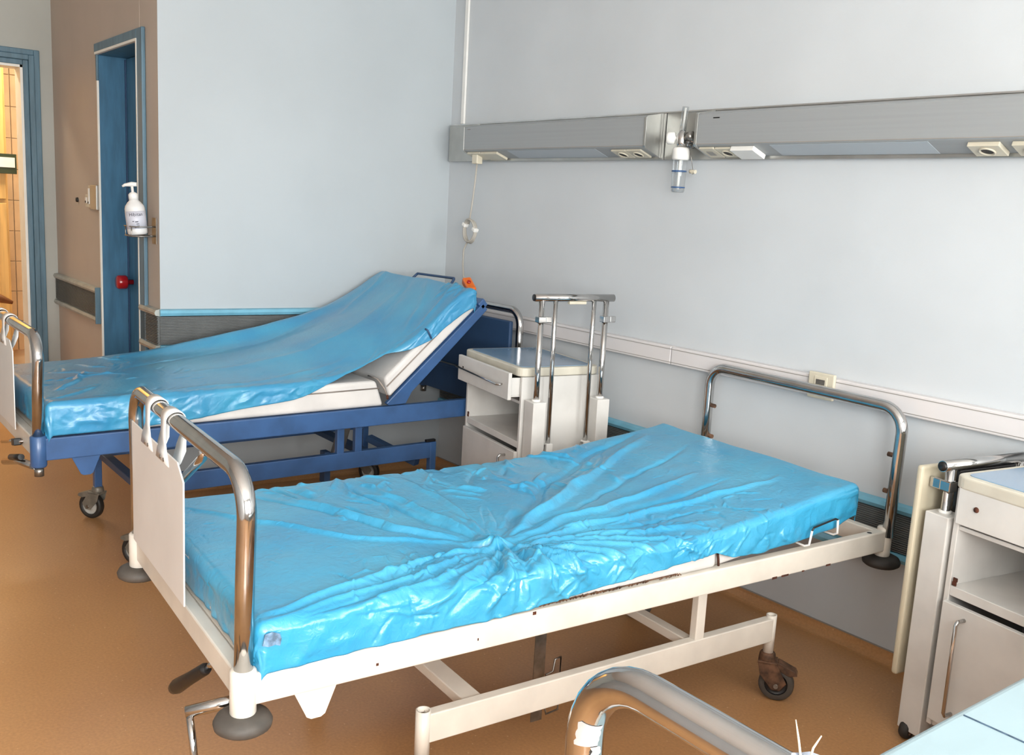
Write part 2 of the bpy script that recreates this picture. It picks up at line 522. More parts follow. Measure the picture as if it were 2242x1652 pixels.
# ------------------------------------------------------------------ hallway seen through the doorway
hw = thing('hall_cupboard', 'tall yellow wooden cupboard standing in the bright hallway', 'cupboard', (XH, 0, 0))
m = MB(); m.box((.02, -2.6, 0.08), (.55, -1.525, 2.45)); m.build('body', 'yellow_wood', hw, .004)
for k in range(3):
    y1 = -1.54 - k * .35
    for z0, z1 in ((.12, 1.28), (1.31, 2.40)):
        d = MB(); d.box((.551, y1 - .335, z0), (.572, y1, z1)); dd = d.build('door', 'yellow_wood', hw, .003)
        h = MB(); h.box((.573, y1 - .275, z0 + .08), (.580, y1 - .06, z1 - .08)); h.build('inset', 'yellow_wood', dd, .003)
m = MB(); m.box((.04, -2.58, 0), (.53, -1.54, .08)); m.build('plinth', 'yellow_dark', hw)
sg = thing('hall_sign', 'small dark framed sign with a pale plate on the yellow cupboard', 'sign', (XH + .585, -1.56, 1.56))
m = MB(); m.box((0, -.09, -.07), (.014, .09, .07)); m.build('frame', 'sign_green', sg, .002)
m = MB(); m.box((.0141, -.072, -.025), (.017, .078, .045)); m.build('plate', 'white_plastic', sg)
# tiled hallway wall, each tile its own piece
for i in range(10):
    for j in range(2):
        t = MB(); z0 = .12 + i * .235; y1 = -1.512 + .0 + .115 * (j + 1) + .004 * j
        t.box((XH + .001, y1 - .113, z0), (XH + .020, y1, z0 + .231))
        o = t.build('tile', 'hall_tile', bpy.data.objects['wall_hallway'], .002)
hl = thing('hall_lamp', 'glowing ceiling lamp in the hallway', 'lamp', (-3.1, -2.0, CEIL))
m = MB(); m.box((-.15, -.62, -.05), (.15, .62, 0)); m.build('housing', 'white_plastic', hl, .005)
m = MB(); m.box((-.13, -.60, -.07), (.13, .60, -.05)); m.build('diffuser', 'lamp_glow', hl, .005)
area('hall_light', (-3.1, -2.0, CEIL - .09), (0, 0, 0), .3, 1.2, 42, (1.0, 0.86, 0.64))
area('hall_light', (-3.1, -0.7, CEIL - .09), (0, 0, 0), .3, 1.0, 26, (1.0, 0.86, 0.64))
hl2 = thing('hall_lamp', 'glowing ceiling lamp at the end of the hallway', 'lamp', (-3.1, -0.7, CEIL))
m = MB(); m.box((-.15, -.52, -.05), (.15, .52, 0)); m.build('housing', 'white_plastic', hl2, .005)
m = MB(); m.box((-.13, -.50, -.07), (.13, .50, -.05)); m.build('diffuser', 'lamp_glow', hl2, .005)
# brown wooden handrail end in the hallway
hr = thing('handrail', 'brown wooden handrail with a rounded drooping end in the hallway', 'handrail', (XH + .66, 0, 0))
m = MB(); m.tube([(0, -2.6, .70), (0, -2.0, .68), (0, -1.75, .655), (0, -1.62, .60), (0, -1.54, .57)], [.035, .035, .034, .03, .012], 12); m.build('rail', 'brown_wood', hr)
for y in (-2.35, -1.85):
    m = MB(); m.cyl((-.07, y, .66), (0, y, .66), .012); m.build('bracket', 'steel_dull', hr)

# ------------------------------------------------------------------ wall guards (ribbed buffers)
def guard(name, p0, p1, nrm, z0, z1, strip, ribs=18, sh=.034):
    p0 = Vector((*p0, 0)); p1 = Vector((*p1, 0)); n = Vector((*nrm, 0)).normalized()
    a, b = z0 + sh, z1 - sh
    prof = [(.002, a)]
    for i in range(ribs):
        za = a + (b - a) * i / ribs; zb = a + (b - a) * (i + 1) / ribs; h = zb - za
        prof += [(.012, za + h * .08), (.018, za + h * .3), (.018, za + h * .7), (.012, zb - h * .08)]
    prof += [(.002, b)]
    vs = []; k = len(prof)
    for p in (p0, p1):
        for d, z in prof:
            vs.append(p + n * d + Vector((0, 0, z)))
    fs = [(i, i + 1, i + 1 + k, i + k) for i in range(k - 1)] + [(k - 1, 0, k, 2 * k - 1), tuple(range(k)), tuple(range(2 * k - 1, k - 1, -1))]
    m = MB(); m.add(vs, fs)
    o = struct(m.build(name, 'guard_grey'))
    d = (p1 - p0).normalized()
    for za, zb in ((z0, a), (b, z1)):
        s = MB()
        q = [p0 + n * .001 + Vector((0, 0, za)), p0 + n * .024 + Vector((0, 0, za + .004)), p0 + n * .030 + Vector((0, 0, (za + zb) / 2)), p0 + n * .024 + Vector((0, 0, zb - .004)), p0 + n * .001 + Vector((0, 0, zb))]
        s.prism(q, p1 - p0); s.build('guard_strip', strip, o)
    return o
g = guard('trim_1', (-.008, -.06), (XE, YE - .005), (_ln.y, -_ln.x), .690, .892, 'guard_strip')
g = guard('trim_2', (XE + .01, YE), (OX1 + .02, YE), (0, -1), .690, .892, 'guard_metal')
g = guard('trim_3', (OX0 - .05, YE), (XC, YE), (0, -1), .695, .890, 'guard_metal')
m = MB(); m.box((OX0 - .05, YE - .032, .692), (OX0 - .038, YE, .893)); m.build('end_cap', 'blue_wood_grey', g, .003)
g = guard('trim_4', (0.02, 0), (XR, 0), (0, -1), .355, .553, 'guard_strip')

# ------------------------------------------------------------------ head wall services
# flat aluminium mounting plate behind the bed-head units
mp_ = thing('mounting_plate', 'long flat aluminium plate on the wall behind the bed head units', 'wall plate', (0, 0, 1.667))
m = MB(); m.box((.035, -.032, 0), (1.600, -.0005, .184)); m.build('plate', 'alu_plate', mp_, .002)
m = MB(); m.box((1.604, -.030, 0), (4.6, -.0005, .184)); m.build('plate', 'alu_plate', mp_, .002)
m = MB(); m.box((.034, -.034, .1835), (4.6, -.0005, .1885)); m.build('top_edge', 'alu_edge', mp_)

def head_unit(label, x0, x1):
    t = thing('bed_head_unit', label, 'wall unit', (x0, 0, 1.667), group='grey bed head units on the service plate')
    L = x1 - x0
    YB = -.0325
    sec = [(YB, .012), (-.122, .045), (-.125, .050), (-.125, .158), (-.119, .163), (YB, .180)]
    m = MB(); m.prism([(0.012, y, z) for y, z in sec], (L - .024, 0, 0)); m.build('body', 'alu_face', t, .0015)
    for a in (0, L - .012):
        m = MB(); m.prism([(a, y * 1.0 + (0.0), z) for y, z in [(YB, .006), (-.124, .042), (-.128, .050), (-.128, .160), (-.120, .167), (YB, .184)]], (.012, 0, 0)); m.build('end_cap', 'alu_plate', t, .001)
    m = MB(); m.bar((.012, -.1252, .0505), (L - .012, -.1252, .0505), .002, .003); m.build('seam_line', 'cabinet_dark', t)
    return t
# point on sloping underside
def under(x, s):   # s=0 front edge, s=1 back edge -> local y,z (z rel. to 1.667)
    return (-.122 + s * .0895, .045 - s * .033)
def under_plate(t, xa, xb, s0, s1, th, matn, name, hole=None, holemat='hole_dark'):
    y0, z0 = under(0, s0); y1, z1 = under(0, s1)
    nn = Vector((0, -.033, -.0895)).normalized()
    q = [Vector((xa, y0, z0)), Vector((xb, y0, z0)), Vector((xb, y1, z1)), Vector((xa, y1, z1))]
    m = MB(); m.prism(q, nn * th); o = m.build(name, matn, t, .002)
    c = (q[0] + q[2]) / 2 + nn * th
    if hole == 'round':
        h = MB(); h.lathe([(.024, -.001), (.024, .004), (.020, .004), (.019, -.0005), (0, -.0005)], c, nn, 20); h.build('socket_ring', matn, o)
        h = MB(); h.lathe([(.0185, .0002), (0, .0002)], c, nn, 20); h.build('socket_well', holemat, o)
        for s in (-1, 1):
            h = MB(); h.cyl(c + Vector((s * .009, 0, 0)), c + Vector((s * .009, 0, 0)) + nn * .001, .003, 8); h.build('pin_hole', 'black_plastic', o)
    elif hole == 'square':
        h = MB(); w = .016
        e = (q[3] - q[0]).normalized()
        h.prism([c + Vector((-w, 0, 0)) - e * w, c + Vector((w, 0, 0)) - e * w, c + Vector((w, 0, 0)) + e * w, c + Vector((-w, 0, 0)) + e * w], nn * .002); h.build('button', 'cabinet_dark', o, .001)
    return o
u1 = head_unit('shorter grey aluminium bed head unit in the corner above the blue bed', .300, 1.587)
under_plate(u1, .02, .13, .15, .92, .010, 'cream_plastic', 'socket_plate', 'square')
under_plate(u1, .135, .27, .15, .92, .012, 'cream_plastic', 'switch_plate')
under_plate(u1, 1.07, 1.155, .18, .92, .008, 'cream_plastic', 'socket_plate', 'round')
under_plate(u1, 1.16, 1.245, .18, .92, .008, 'cream_plastic', 'socket_plate', 'round')
under_plate(u1, .36, .98, .06, .95, .0015, 'diffuser', 'lamp_diffuser')
u2 = head_unit('long grey aluminium bed head unit above the white bed', 1.845, 4.4)
under_plate(u2, .015, .085, .12, .95, .008, 'cream_plastic', 'switch_plate', 'square')
under_plate(u2, .09, .165, .15, .95, .008, 'cream_plastic', 'socket_plate', 'round')
under_plate(u2, .17, .275, .10, .90, .018, 'white_plastic', 'socket_plate')
under_plate(u2, .345, .935, .04, .96, .0015, 'diffuser', 'lamp_diffuser')
under_plate(u2, 1.055, 1.150, .15, .90, .014, 'cream_plastic', 'socket_plate', 'round')
under_plate(u2, 1.185, 1.280, .15, .90, .014, 'cream_plastic', 'socket_plate', 'round')
m = MB(); m.box((.085, -.1258, .142), (.115, -.1250, .146)); m.build('slot', 'black_plastic', u2)
m = MB(); m.box((.035, -.1258, .146), (.062, -.1250, .150)); m.build('slot', 'steel_dull', u1)

# white vertical cable strip above the plate
cs = thing('cable_strip', 'narrow white vertical cable strip in the corner above the service plate', 'cable strip', (.118, 0, 1.86))
m = MB(); m.box((-.014, -.012, 0), (.014, -.0005, CEIL - 1.862)); m.build('cover', 'white_plastic', cs, .002)

# oxygen flowmeter with humidifier bottle
fm = thing('flowmeter', 'clear oxygen flowmeter and humidifier bottle hanging between the two bed head units', 'flowmeter', (1.752, -.08, 1.74))
m = MB(); m.cyl((0, .045, 0), (0, -.005, 0), .016); m.lathe([(.030, 0), (.030, .012), (.018, .016), (0, .016)], (0, .047, 0), (0, -1, 0)); m.build('wall_probe', 'chrome', fm)
m = MB(); m.lathe([(0, -.03), (.017, -.03), (.021, -.015), (.021, .015), (.014, .026), (.012, .034), (0, .034)], (0, -.012, 0)); m.build('valve_body', 'chrome', fm)
m = MB(); m.lathe([(.008, 0), (.008, .014), (.022, .016), (.024, .024), (.024, .042), (.018, .048), (0, .048)], (-.014, -.014, .004), (-.8, -.6, 0)); m.build('control_knob', 'white_plastic', fm)
m = MB(); m.lathe([(.010, 0), (.010, .014), (.017, .016), (.017, .040), (0, .040)], (.010, -.012, .006), (1, .2, .2)); m.build('coupling', 'steel_dull', fm)
m = MB(); m.tube([(0, -.012, .030), (.006, -.012, .122)], .0125, 16); m.build('meter_tube', 'clear_plastic', fm)
m = MB(); m.tube([(0, -.012, .030), (.006, -.012, .118)], .0045, 10); m.build('inner_tube', 'white_plastic', fm)
m = MB(); m.lathe([(0, -.078), (.030, -.078), (.033, -.072), (.033, -.036), (.027, -.031), (0, -.030)], (0, -.012, 0)); m.build('bottle_cap', 'white_plastic', fm)
m = MB(); m.lathe([(.029, -.076), (.028, -.12), (.026, -.196), (.022, -.202), (0, -.202)], (-.002, -.012, 0)); m.build('humidifier_bottle', 'clear_plastic', fm)
m = MB(); m.tube([(0, -.012, -.078), (-.003, -.012, -.190)], .006, 10); m.build('dip_tube', 'white_plastic', fm)
m = MB(); m.lathe([(.0285, -.118), (.0292, -.118), (.0292, -.124), (.0285, -.124)], (-.002, -.012, 0)); m.build('level_mark', 'blue_paint_metal', fm)
m = MB(); m.lathe([(.0265, -.180), (.0272, -.180), (.0272, -.185), (.0265, -.185)], (-.002, -.012, 0)); m.build('level_mark', 'blue_paint_metal', fm)
m = MB(); m.tube([(.03, -.006, -.02), (.045, -.004, -.06), (.058, .0, -.115)], .0012, 6); m.build('tether', 'steel_dull', fm)
m = MB(); m.tube([(.044, 0, -.121), (.049, 0, -.120), (.058, 0, -.123), (.066, 0, -.121), (.072, 0, -.122)], [.008, .006, .009, .006, .008], 10); m.build('dust_cap', 'cream_plastic', fm)

# cable trunking along the wall with a socket
tk = thing('cable_trunking', 'long pale plastic cable trunking running along the head wall', 'trunking', (0, 0, .851))
for xa, xb in ((.01, 1.73), (1.734, XR - .01)):
    m = MB(); m.box((xa, -.034, 0), (xb, -.0005, .074)); m.build('cover', 'trunking_pvc', tk, .004)
m = MB(); m.box((.01, -.0348, .062), (XR - .01, -.0338, .0645)); m.build('groove', 'cabinet_dark', tk)
m = MB(); m.box((.01, -.0348, .0085), (XR - .01, -.0338, .011)); m.build('groove', 'cabinet_dark', tk)
so = thing('data_socket', 'cream double data socket plate set on the trunking above the white bed', 'socket', (2.455, -.0345, .893))
m = MB(); m.box((-.052, -.014, -.046), (.052, 0, .046)); m.build('plate', 'cream_plastic', so, .004)
m = MB(); m.box((-.026, -.017, -.028), (.026, -.0135, .034)); m.build('insert', 'cream_plastic', so, .002)
for z in (.005, -.026):
    m = MB(); m.box((-.018, -.0176, z), (.018, -.0168, z + .018)); m.build('port', 'steel_dull', so)

# nurse call cord: plug, hanging cord with a taped coil, orange handset
nc = thing('nurse_call', 'grey nurse call cord with taped coil and orange handset hanging to the blue bed', 'call cord', (.375, -.085, 1.68))
m = MB(); m.box((-.022, -.018, -.030), (.022, .018, .018)); m.build('plug', 'cream_plastic', nc, .004)
cb = MB()
cb.tube([(0, 0, -.03), (-.004, -.004, -.12), (-.012, -.012, -.24), (-.02, -.02, -.33)], .0045, 8)
for k in range(3):
    c = Vector((.012, -.028 - k * .007, -.365 + k * .003))
    pts = [c + Vector((math.cos(a) * .047, math.sin(a * 2 + k) * .003, math.sin(a) * .056)) for a in [2 * PI * i / 28 for i in range(28)]]
    cb.tube(pts, .0052, 8, closed=True)
cb.tube([(-.01, -.03, -.415), (-.012, -.05, -.46), (.06, -.10, -.53), (.15, -.155, -.58), (.245, -.190, -.604)], .0045, 8)
cb.build('cord', 'cable_grey', nc)
for a in (2.6, .15):
    c = Vector((.012, -.035, -.362)) + Vector((math.cos(a) * .047, 0, math.sin(a) * .056))
    m = MB(); m.bar(c + Vector((-.012, 0, .006)), c + Vector((.012, 0, -.006)), .028, .018, (0, 0, 1)); m.build('tape', 'white_plastic', nc, .004)
m = MB(); m.bar((.232, -.196, -.588), (.318, -.218, -.634), .044, .036, (.6, -.3, .7)); m.build('handset', 'orange_plastic', nc, .007)
m = MB(); m.cyl((.280, -.214, -.597), (.286, -.216, -.588), .009, 12); m.build('call_button', 'red_plastic', nc)

# ------------------------------------------------------------------ entry wall small things
sw = thing('light_switch', 'pair of switch plates with a grey cover on the wall beside the blue bathroom door', 'switch', (-1.24, YE, 1.378))
m = MB(); m.box((-.02, -.020, -.066), (.105, 0, .066)); m.build('cover', 'alu_plate', sw, .003)
for k, (x0, x1, z0, z1) in enumerate(((-.075, -.026, -.058, .062), (-.135, -.082, -.055, .012))):
    m = MB(); m.box((x0, -.016, z0), (x1, 0, z1)); o = m.build('plate', 'cream_plastic', sw, .002)
    m = MB(); m.box((x0 + .012, -.022, z0 + .02), (x1 - .012, -.016, z1 - .015)); m.build('rocker', 'white_plastic', o, .002)
    m = MB(); m.box((x0 + .016, -.0225, z0 + .022), (x1 - .016, -.0218, z0 + .034)); m.build('mark', 'hole_dark', o)
sb = thing('wall_plug', 'tiny dark screw plug in the wall beside the switch plates', 'screw', (-1.60, YE, 1.356))
m = MB(); m.lathe([(0, 0.012), (.012, .012), (.014, .006), (.014, 0.0005)], (0, 0, 0), (0, -1, 0), 12); m.build('head', 'hole_dark', sb)

# soap bottle in a wire bracket beside the bathroom door
br = thing('bottle_bracket', 'grey wire bracket on the door casing holding the soap bottle', 'bracket', (-.205, YE - .0005, 1.24))
m = MB()
m.box((-.03, -.004, -.05), (.03, 0, .07))
m.tube([(.02, -.004, -.015), (.045, -.03, -.015), (.045, -.115, -.015), (-.065, -.115, -.015), (-.065, -.03, -.015), (-.02, -.004, -.015)], .0035, 8)
m.tube([(.02, -.004, .028), (.048, -.03, .028), (.048, -.118, .028), (-.068, -.118, .028), (-.068, -.03, .028), (-.02, -.004, .028)], .003, 8)
for x in (-.055, -.01, .038):
    m.tube([(x, -.116, .028), (x, -.116, -.015), (x, -.02, -.015)], .003, 8)
m.build('wire_basket', 'steel_dull', br)
bo = thing('soap_bottle', 'white pump bottle of hand disinfectant tilted in the wall bracket', 'bottle', (-.2085, YE - .076, 1.231), rot=(0.03, -0.10, math.radians(62)))
m = MB(); m.lathe([(0, 0), (.036, 0), (.043, .006), (.044, .02), (.044, .118), (.040, .132), (.028, .148), (.020, .155), (.018, .160), (0, .160)], (0, 0, 0), seg=28); m.build('bottle', 'soap_white', bo)
m = MB(); m.lathe([(.0442, .028), (.0446, .028), (.0446, .108), (.0442, .108)], (0, 0, 0), seg=28); m.build('label_sleeve', 'plastic_label', bo)
m = MB(); m.lathe([(0, .158), (.021, .158), (.021, .182), (.014, .190), (.009, .192), (.006, .194), (.006, .222), (0, .222)], (0, 0, 0), seg=18); m.build('pump_collar', 'white_plastic', bo)
m = MB(); m.tube([(.022, 0, .226), (0, 0, .228), (-.03, 0, .226), (-.042, 0, .220)], [.009, .011, .007, .005], 10); m.build('pump_head', 'white_plastic', bo)
# lettering wrapped round the label
def wrap_text(body, size, z, ang0, r, parent, name):
    cu = bpy.data.curves.new(name, 'FONT'); cu.body = body; cu.size = size; cu.extrude = .0002
    ob = bpy.data.objects.new(name, cu); COL.objects.link(ob)
    bpy.context.view_layer.update()
    dg = bpy.context.evaluated_depsgraph_get()
    me = bpy.data.meshes.new_from_object(ob.evaluated_get(dg))
    bpy.data.objects.remove(ob, do_unlink=True)
    xs = [v.co.x for v in me.vertices]; w = max(xs)
    for v in me.vertices:
        x, y, d = v.co.x - w / 2, v.co.y, v.co.z
        a = ang0 + x / r
        v.co = ((r + .0004 + d) * math.cos(a), (r + .0004 + d) * math.sin(a), z + y)
    me.materials.append(MATS['ink'])
    o = bpy.data.objects.new(name, me); COL.objects.link(o); o.parent = parent
    return o
AF = math.radians(-78)
wrap_text('Hibitan', .021, .086, AF, .0447, bo, 'label_text')
for k, (da, zz) in enumerate(((-.30, .062), (.02, .060), (.16, .050), (.10, .040), (-.1, .034), (.2, .034))):
    m = MB(); a = AF + da
    p = Vector((math.cos(a), math.sin(a), 0)) * .0447 + Vector((0, 0, zz)); n = Vector((math.cos(a), math.sin(a), 0)); tt = Vector((-math.sin(a), math.cos(a), 0))
    m.bar(p - tt * (.004 + .002 * (k % 3)), p + tt * (.004 + .003 * (k % 2)), .0008, .003 + .001 * (k % 2), (0, 0, 1)); m.build('label_mark', 'ink', bo)

# ------------------------------------------------------------------ beds
_caster = {}
def caster(parent, w, u, heading, style='dark', r=.055, top=.150, rust=False):
    """fork (part) > tyre, wheel_disc, axle_bolt, brake_pedal"""
    key = (style, r, top, rust)
    if key in _caster:
        return copy_part(_caster[key], parent, (-w, u, 0), (0, 0, heading))
    fm_ = 'rusty' if rust else 'cast_grey'
    off = .034
    m = MB()
    m.lathe([(0, top), (.020, top), (.024, top - .006), (.026, top - .024), (.018, top - .030), (0, top - .030)], (0, 0, 0), seg=18)
    for s in (-1, 1):
        m.prism([(-.026, s * .022, top - .026), (.030, s * .022, top - .026), (off + .030, s * .022, r + .012), (off + .012, s * .022, r - .014), (off - .012, s * .022, r - .014), (-.016, s * .022, r + .028)], (0, s * .004, 0))
    m.box((-.026, -.026, top - .034), (.032, .026, top - .024))
    fk = m.build('caster', fm_, parent, .002, loc=(-w, u, 0), rot=(0, 0, heading))
    m = MB()
    prof = [(r * .66, -.014), (r * .93, -.015), (r, -.009), (r, .009), (r * .93, .015), (r * .66, .014), (r * .66, -.014)]
    m.lathe(prof, (off, 0, r), (0, 1, 0), 28); m.build('tyre', 'wheel_dark' if style == 'light' else 'rubber_grey', fk)
    m = MB(); m.lathe([(0, -.011), (r * .30, -.013), (r * .34, -.007), (r * .60, -.007), (r * .67, -.012), (r * .67, .012), (r * .60, .007), (r * .34, .007), (r * .30, .013), (0, .011)], (off, 0, r), (0, 1, 0), 24)
    m.build('wheel_disc', 'wheel_light' if style == 'light' else 'black_plastic', fk)
    m = MB(); m.cyl((off, -.030, r), (off, .030, r), .007, 10); m.build('axle_bolt', 'steel_dull', fk)
    m = MB(); m.prism([(.020, -.019, top - .030), (.036, -.019, top - .024), (.088, -.019, r + .052), (.094, -.019, r + .040), (.070, -.019, r + .034), (.03, -.019, top - .046)], (0, .038, 0)); m.build('brake_pedal', fm_, fk, .002)
    _caster[key] = fk
    return fk

def bed(label, loc, phi, c):
    """c: dict of measures in metres. local x = -w (w towards the far side), y = u (towards the head)"""
    t = thing('hospital_bed', label, 'bed', loc, -phi)
    W, L, zt, rh = c['W'], c['L'], c['zt'], c['rh']
    fmat = c['mat']
    P = lambda w, u, z: (-w, u, z)
    rw = .032
    # side rails and end rails
    for w in (.018, W - .018):
        m = MB(); m.box(P(w - rw / 2, .018, zt - rh), P(w + rw / 2, L - .004, zt)); m.build('side_rail', fmat, t, .004)
    m = MB(); m.box(P(.034, -.012, zt - rh + .004), P(W - .034, .020, zt - .004)); m.build('foot_rail', c.get('footmat', fmat), t, .004)
    m = MB(); m.box(P(.034, L - .034, zt - rh + .004), P(W - .034, L - .004, zt - .004)); m.build('head_rail', c.get('footmat', fmat), t, .004)
    # corner sockets and rubber buffers
    HW = c['HW']
    for w, u, r_ in ((.018, 0, .027), (W - .018, 0, .027), (.018, L, .024), (W - .018, L, .024)):
        m = MB(); m.lathe([(0, zt - rh - .022), (r_ - .003, zt - rh - .022), (r_, zt - rh - .016), (r_, zt + .006), (r_ - .004, zt + .010), (0, zt + .010)], P(w, u, 0), seg=24); m.build('corner_socket', fmat, t)
        if c.get('buffers', True):
            z = zt - rh - .022
            m = MB(); m.lathe([(0, z - .030), (.050, z - .030), (.058, z - .024), (.060, z - .014), (.054, z - .003), (.040, z + .004), (0, z + .004)], P(w, u, 0), seg=28); m.build('rubber_buffer', 'rubber_grey' if u == 0 else 'rubber_dark', t)
        else:
            m = MB(); m.cyl(P(w, u, zt - rh - .024), P(w, u, zt - rh - .055), .016); m.build('socket_end', 'steel_dull', t)
    # end hoops of chrome tube
    def hoop(name, u, w0, w1, top, br, r_, lean=0.0):
        pts = [Vector(P(w0 + .0, u, zt - .02))]
        z = top - r_
        pts += [Vector(P(w0 - lean * .5, u, (zt + z) / 2))]
        pts += arc(P(w0 - lean + br, u, z - br), (1, 0, 0), (0, 0, 1), br, 0, PI / 2, 9)
        pts += arc(P(w1 + lean - br, u, z - br), (1, 0, 0), (0, 0, 1), br, PI / 2, PI, 9)
        pts += [Vector(P(w1 + lean * .5, u, (zt + z) / 2)), Vector(P(w1, u, zt - .02))]
        m = MB(); m.tube(pts, r_, 20); return m.build(name, 'chrome', t)
    hoop('foot_hoop', 0, .018, W - .018, c['foot_top'], .085, c['tr'], c.get('lean', .015))
    hh = hoop('head_hoop', L, c['HW0'], HW, c['head_top'], .075, c['tr'] * .95, .004)
    for w, s in ((c['HW0'], 1), (HW, -1)):
        for z in c.get('pegs', ()):
            m = MB(); m.cyl(P(w, L, z), P(w + s * .034, L, z), .008, 12); m.build('panel_peg', 'rusty', t)
    if c.get('head_panel'):
        m = MB(); m.box(P(.075, L - .012, zt + .06), P(W - .075, L + .010, c['head_top'] - .075)); m.build('head_panel', 'blue_panel', t, .006)
        m = MB(); m.box(P(.05, L - .012, zt + .16), P(.09, L + .014, zt + .21)); m.build('panel_clip', 'steel_dull', t, .003)
        m = MB(); m.box(P(-.003, L - .06, zt - rh), P(W, L - .03, zt + .06)); m.build('head_beam', 'blue_panel', t, .004)
    for w in (.30, W - .30):
        if c.get('foot_pegs', True):
            m = MB(); m.cyl(P(.018, 0, c['zt'] + .14 + (0 if w < .4 else .12)), P(.018 + .026, .006, c['zt'] + .14 + (0 if w < .4 else .12)), .007, 10); m.build('panel_peg', 'rusty', t)
    # lying surface panels
    hg = c['hinge']
    m = MB(); m.box(P(.045, .021, zt - .014), P(W - .045, hg, zt - .004)); m.build('base_panel', c.get('footmat', fmat), t)
    ang = c['back_ang']; bl = c['back_len']
    ca, sa = math.cos(ang), math.sin(ang)
    if ang > .3:
        # raised back frame with gusset plates
        for w in (.010, W - .05):
            m = MB()
            th = .040
            q = [P(w, hg, zt + .012), P(w, hg + bl * ca, zt + .012 + bl * sa), P(w, hg + bl * ca + th * sa, zt + .012 + bl * sa - th * ca), P(w, hg + .20 * ca + (th + .012) * sa, zt + .012 + .20 * sa - (th + .012) * ca), P(w, hg + .13, zt + .055), P(w, hg + .10, zt + .004), P(w, hg + .015, zt + .002)]
            m.prism(q, P(.022, 0, 0)); m.build('back_frame', fmat, t, .004)
        m = MB(); m.bar(P(W / 2, hg + .05, zt + .012 + .05 * sa), P(W / 2, hg + bl * ca, zt + .012 + bl * sa), W - .06, .010, (0, -sa, ca)); m.build('back_panel', c.get('backmat', fmat), t)
        m = MB(); m.bar(P(.010, hg + bl * ca, zt + .006 + bl * sa), P(W - .03, hg + bl * ca, zt + .006 + bl * sa), .040, .040, (0, -sa, ca)); m.build('back_end_bar', fmat, t, .006)
    else:
        m = MB(); m.bar(P(W / 2, hg + .005, zt - .008), P(W / 2, hg + bl * ca, zt - .008 + bl * sa), W - .10, .010, (0, -sa, ca)); m.build('back_panel', fmat, t)
        m = MB(); m.bar(P(W / 2 - .02, L - .20, zt - .030), P(W / 2 - .02, L - .16, zt - .030), W - .10, .012); m.build('cross_brace', 'guard_strip', t)
    # lower trolley frame
    lt, lh = c['lt'], c['lh']
    w0, w1 = c['lw0'], c['lw1']
    u0, u1 = c['lu0'], c['lu1']
    for w in (w0, w1):
        m = MB(); m.box(P(w - .015, u0 + .008, lt - lh), P(w + .015, u1 - .004, lt)); m.build('lower_rail', fmat, t, .003)
        for u in (u0, u1):
            m = MB()
            if c.get('square_legs'):
                m.box(P(w - .016, u - .016, .142), P(w + .016, u + .016, lt + .001)); m.build('leg', fmat, t, .003)
            else:
                r_ = .0185 if u == u0 else .016
                m.lathe([(0, .140), (r_, .140), (r_, lt + .008), (r_ - .004, lt + .008), (r_ - .004, lt - .01), (0, lt - .012)], P(w, u, 0), seg=20); lg = m.build('leg', fmat, t)
                m = MB(); m.lathe([(r_ - .0045, lt - .006), (0, lt - .006)], P(w, u, 0), seg=16); m.build('rusty_bore', 'rusty', lg)
        for u in c['uprights']:
            m = MB(); m.box(P(w - .013, u - .017, lt - .002), P(w + .013, u + .017, zt - rh + .002)); m.build('upright', fmat, t, .003)
    for u, wd, zz in c['cross']:
        m = MB(); m.box(P(w0 + .015, u - wd / 2, zz - .014), P(w1 - .015, u + wd / 2, zz + .014)); m.build('cross_bar', c.get('crossmat', fmat), t, .003)
    for k, (w, u, hd) in enumerate(c['casters']):
        caster(t, w, u, hd, c.get('caster_style', 'dark'), c.get('caster_r', .055), .150, c.get('caster_rust', False))
    # trapezoid plates under the side rail near the foot
    for w in (.012, W - .018):
        m = MB(); m.prism([P(w, .105, zt - rh + .002), P(w, .205, zt - rh + .002), P(w, .178, zt - rh - .064), P(w, .168, zt - rh - .070), P(w, .146, zt - rh - .070), P(w, .136, zt - rh - .064)], P(.005, 0, 0)); m.build('tab_plate', fmat, t, .0015)
    return t, P

PHI = .0678
WB = (2.6755, -2.2139, 0)
bw, P = bed('white metal hospital bed with flat blue sheet and chrome end hoops', WB, PHI, dict(
    W=.94, L=2.10, zt=.489, rh=.068, mat='white_paint_metal', HW=.843, HW0=.006, foot_top=.925, head_top=.905, tr=.0195, lean=.018,
    pegs=(.735, .615), hinge=1.335, back_ang=.105, back_len=.62, lt=.262, lh=.074, lw0=.062, lw1=.715, lu0=.447, lu1=1.648,
    uprights=(1.333,), cross=((.60, .055, .236), (1.325, .035, .240)),
    casters=((.062, 1.648, math.radians(38)), (.715, 1.648, math.radians(50)), (.062, .447, math.radians(-120)), (.715, .447, math.radians(150))),
    caster_rust=True, caster_r=.053))
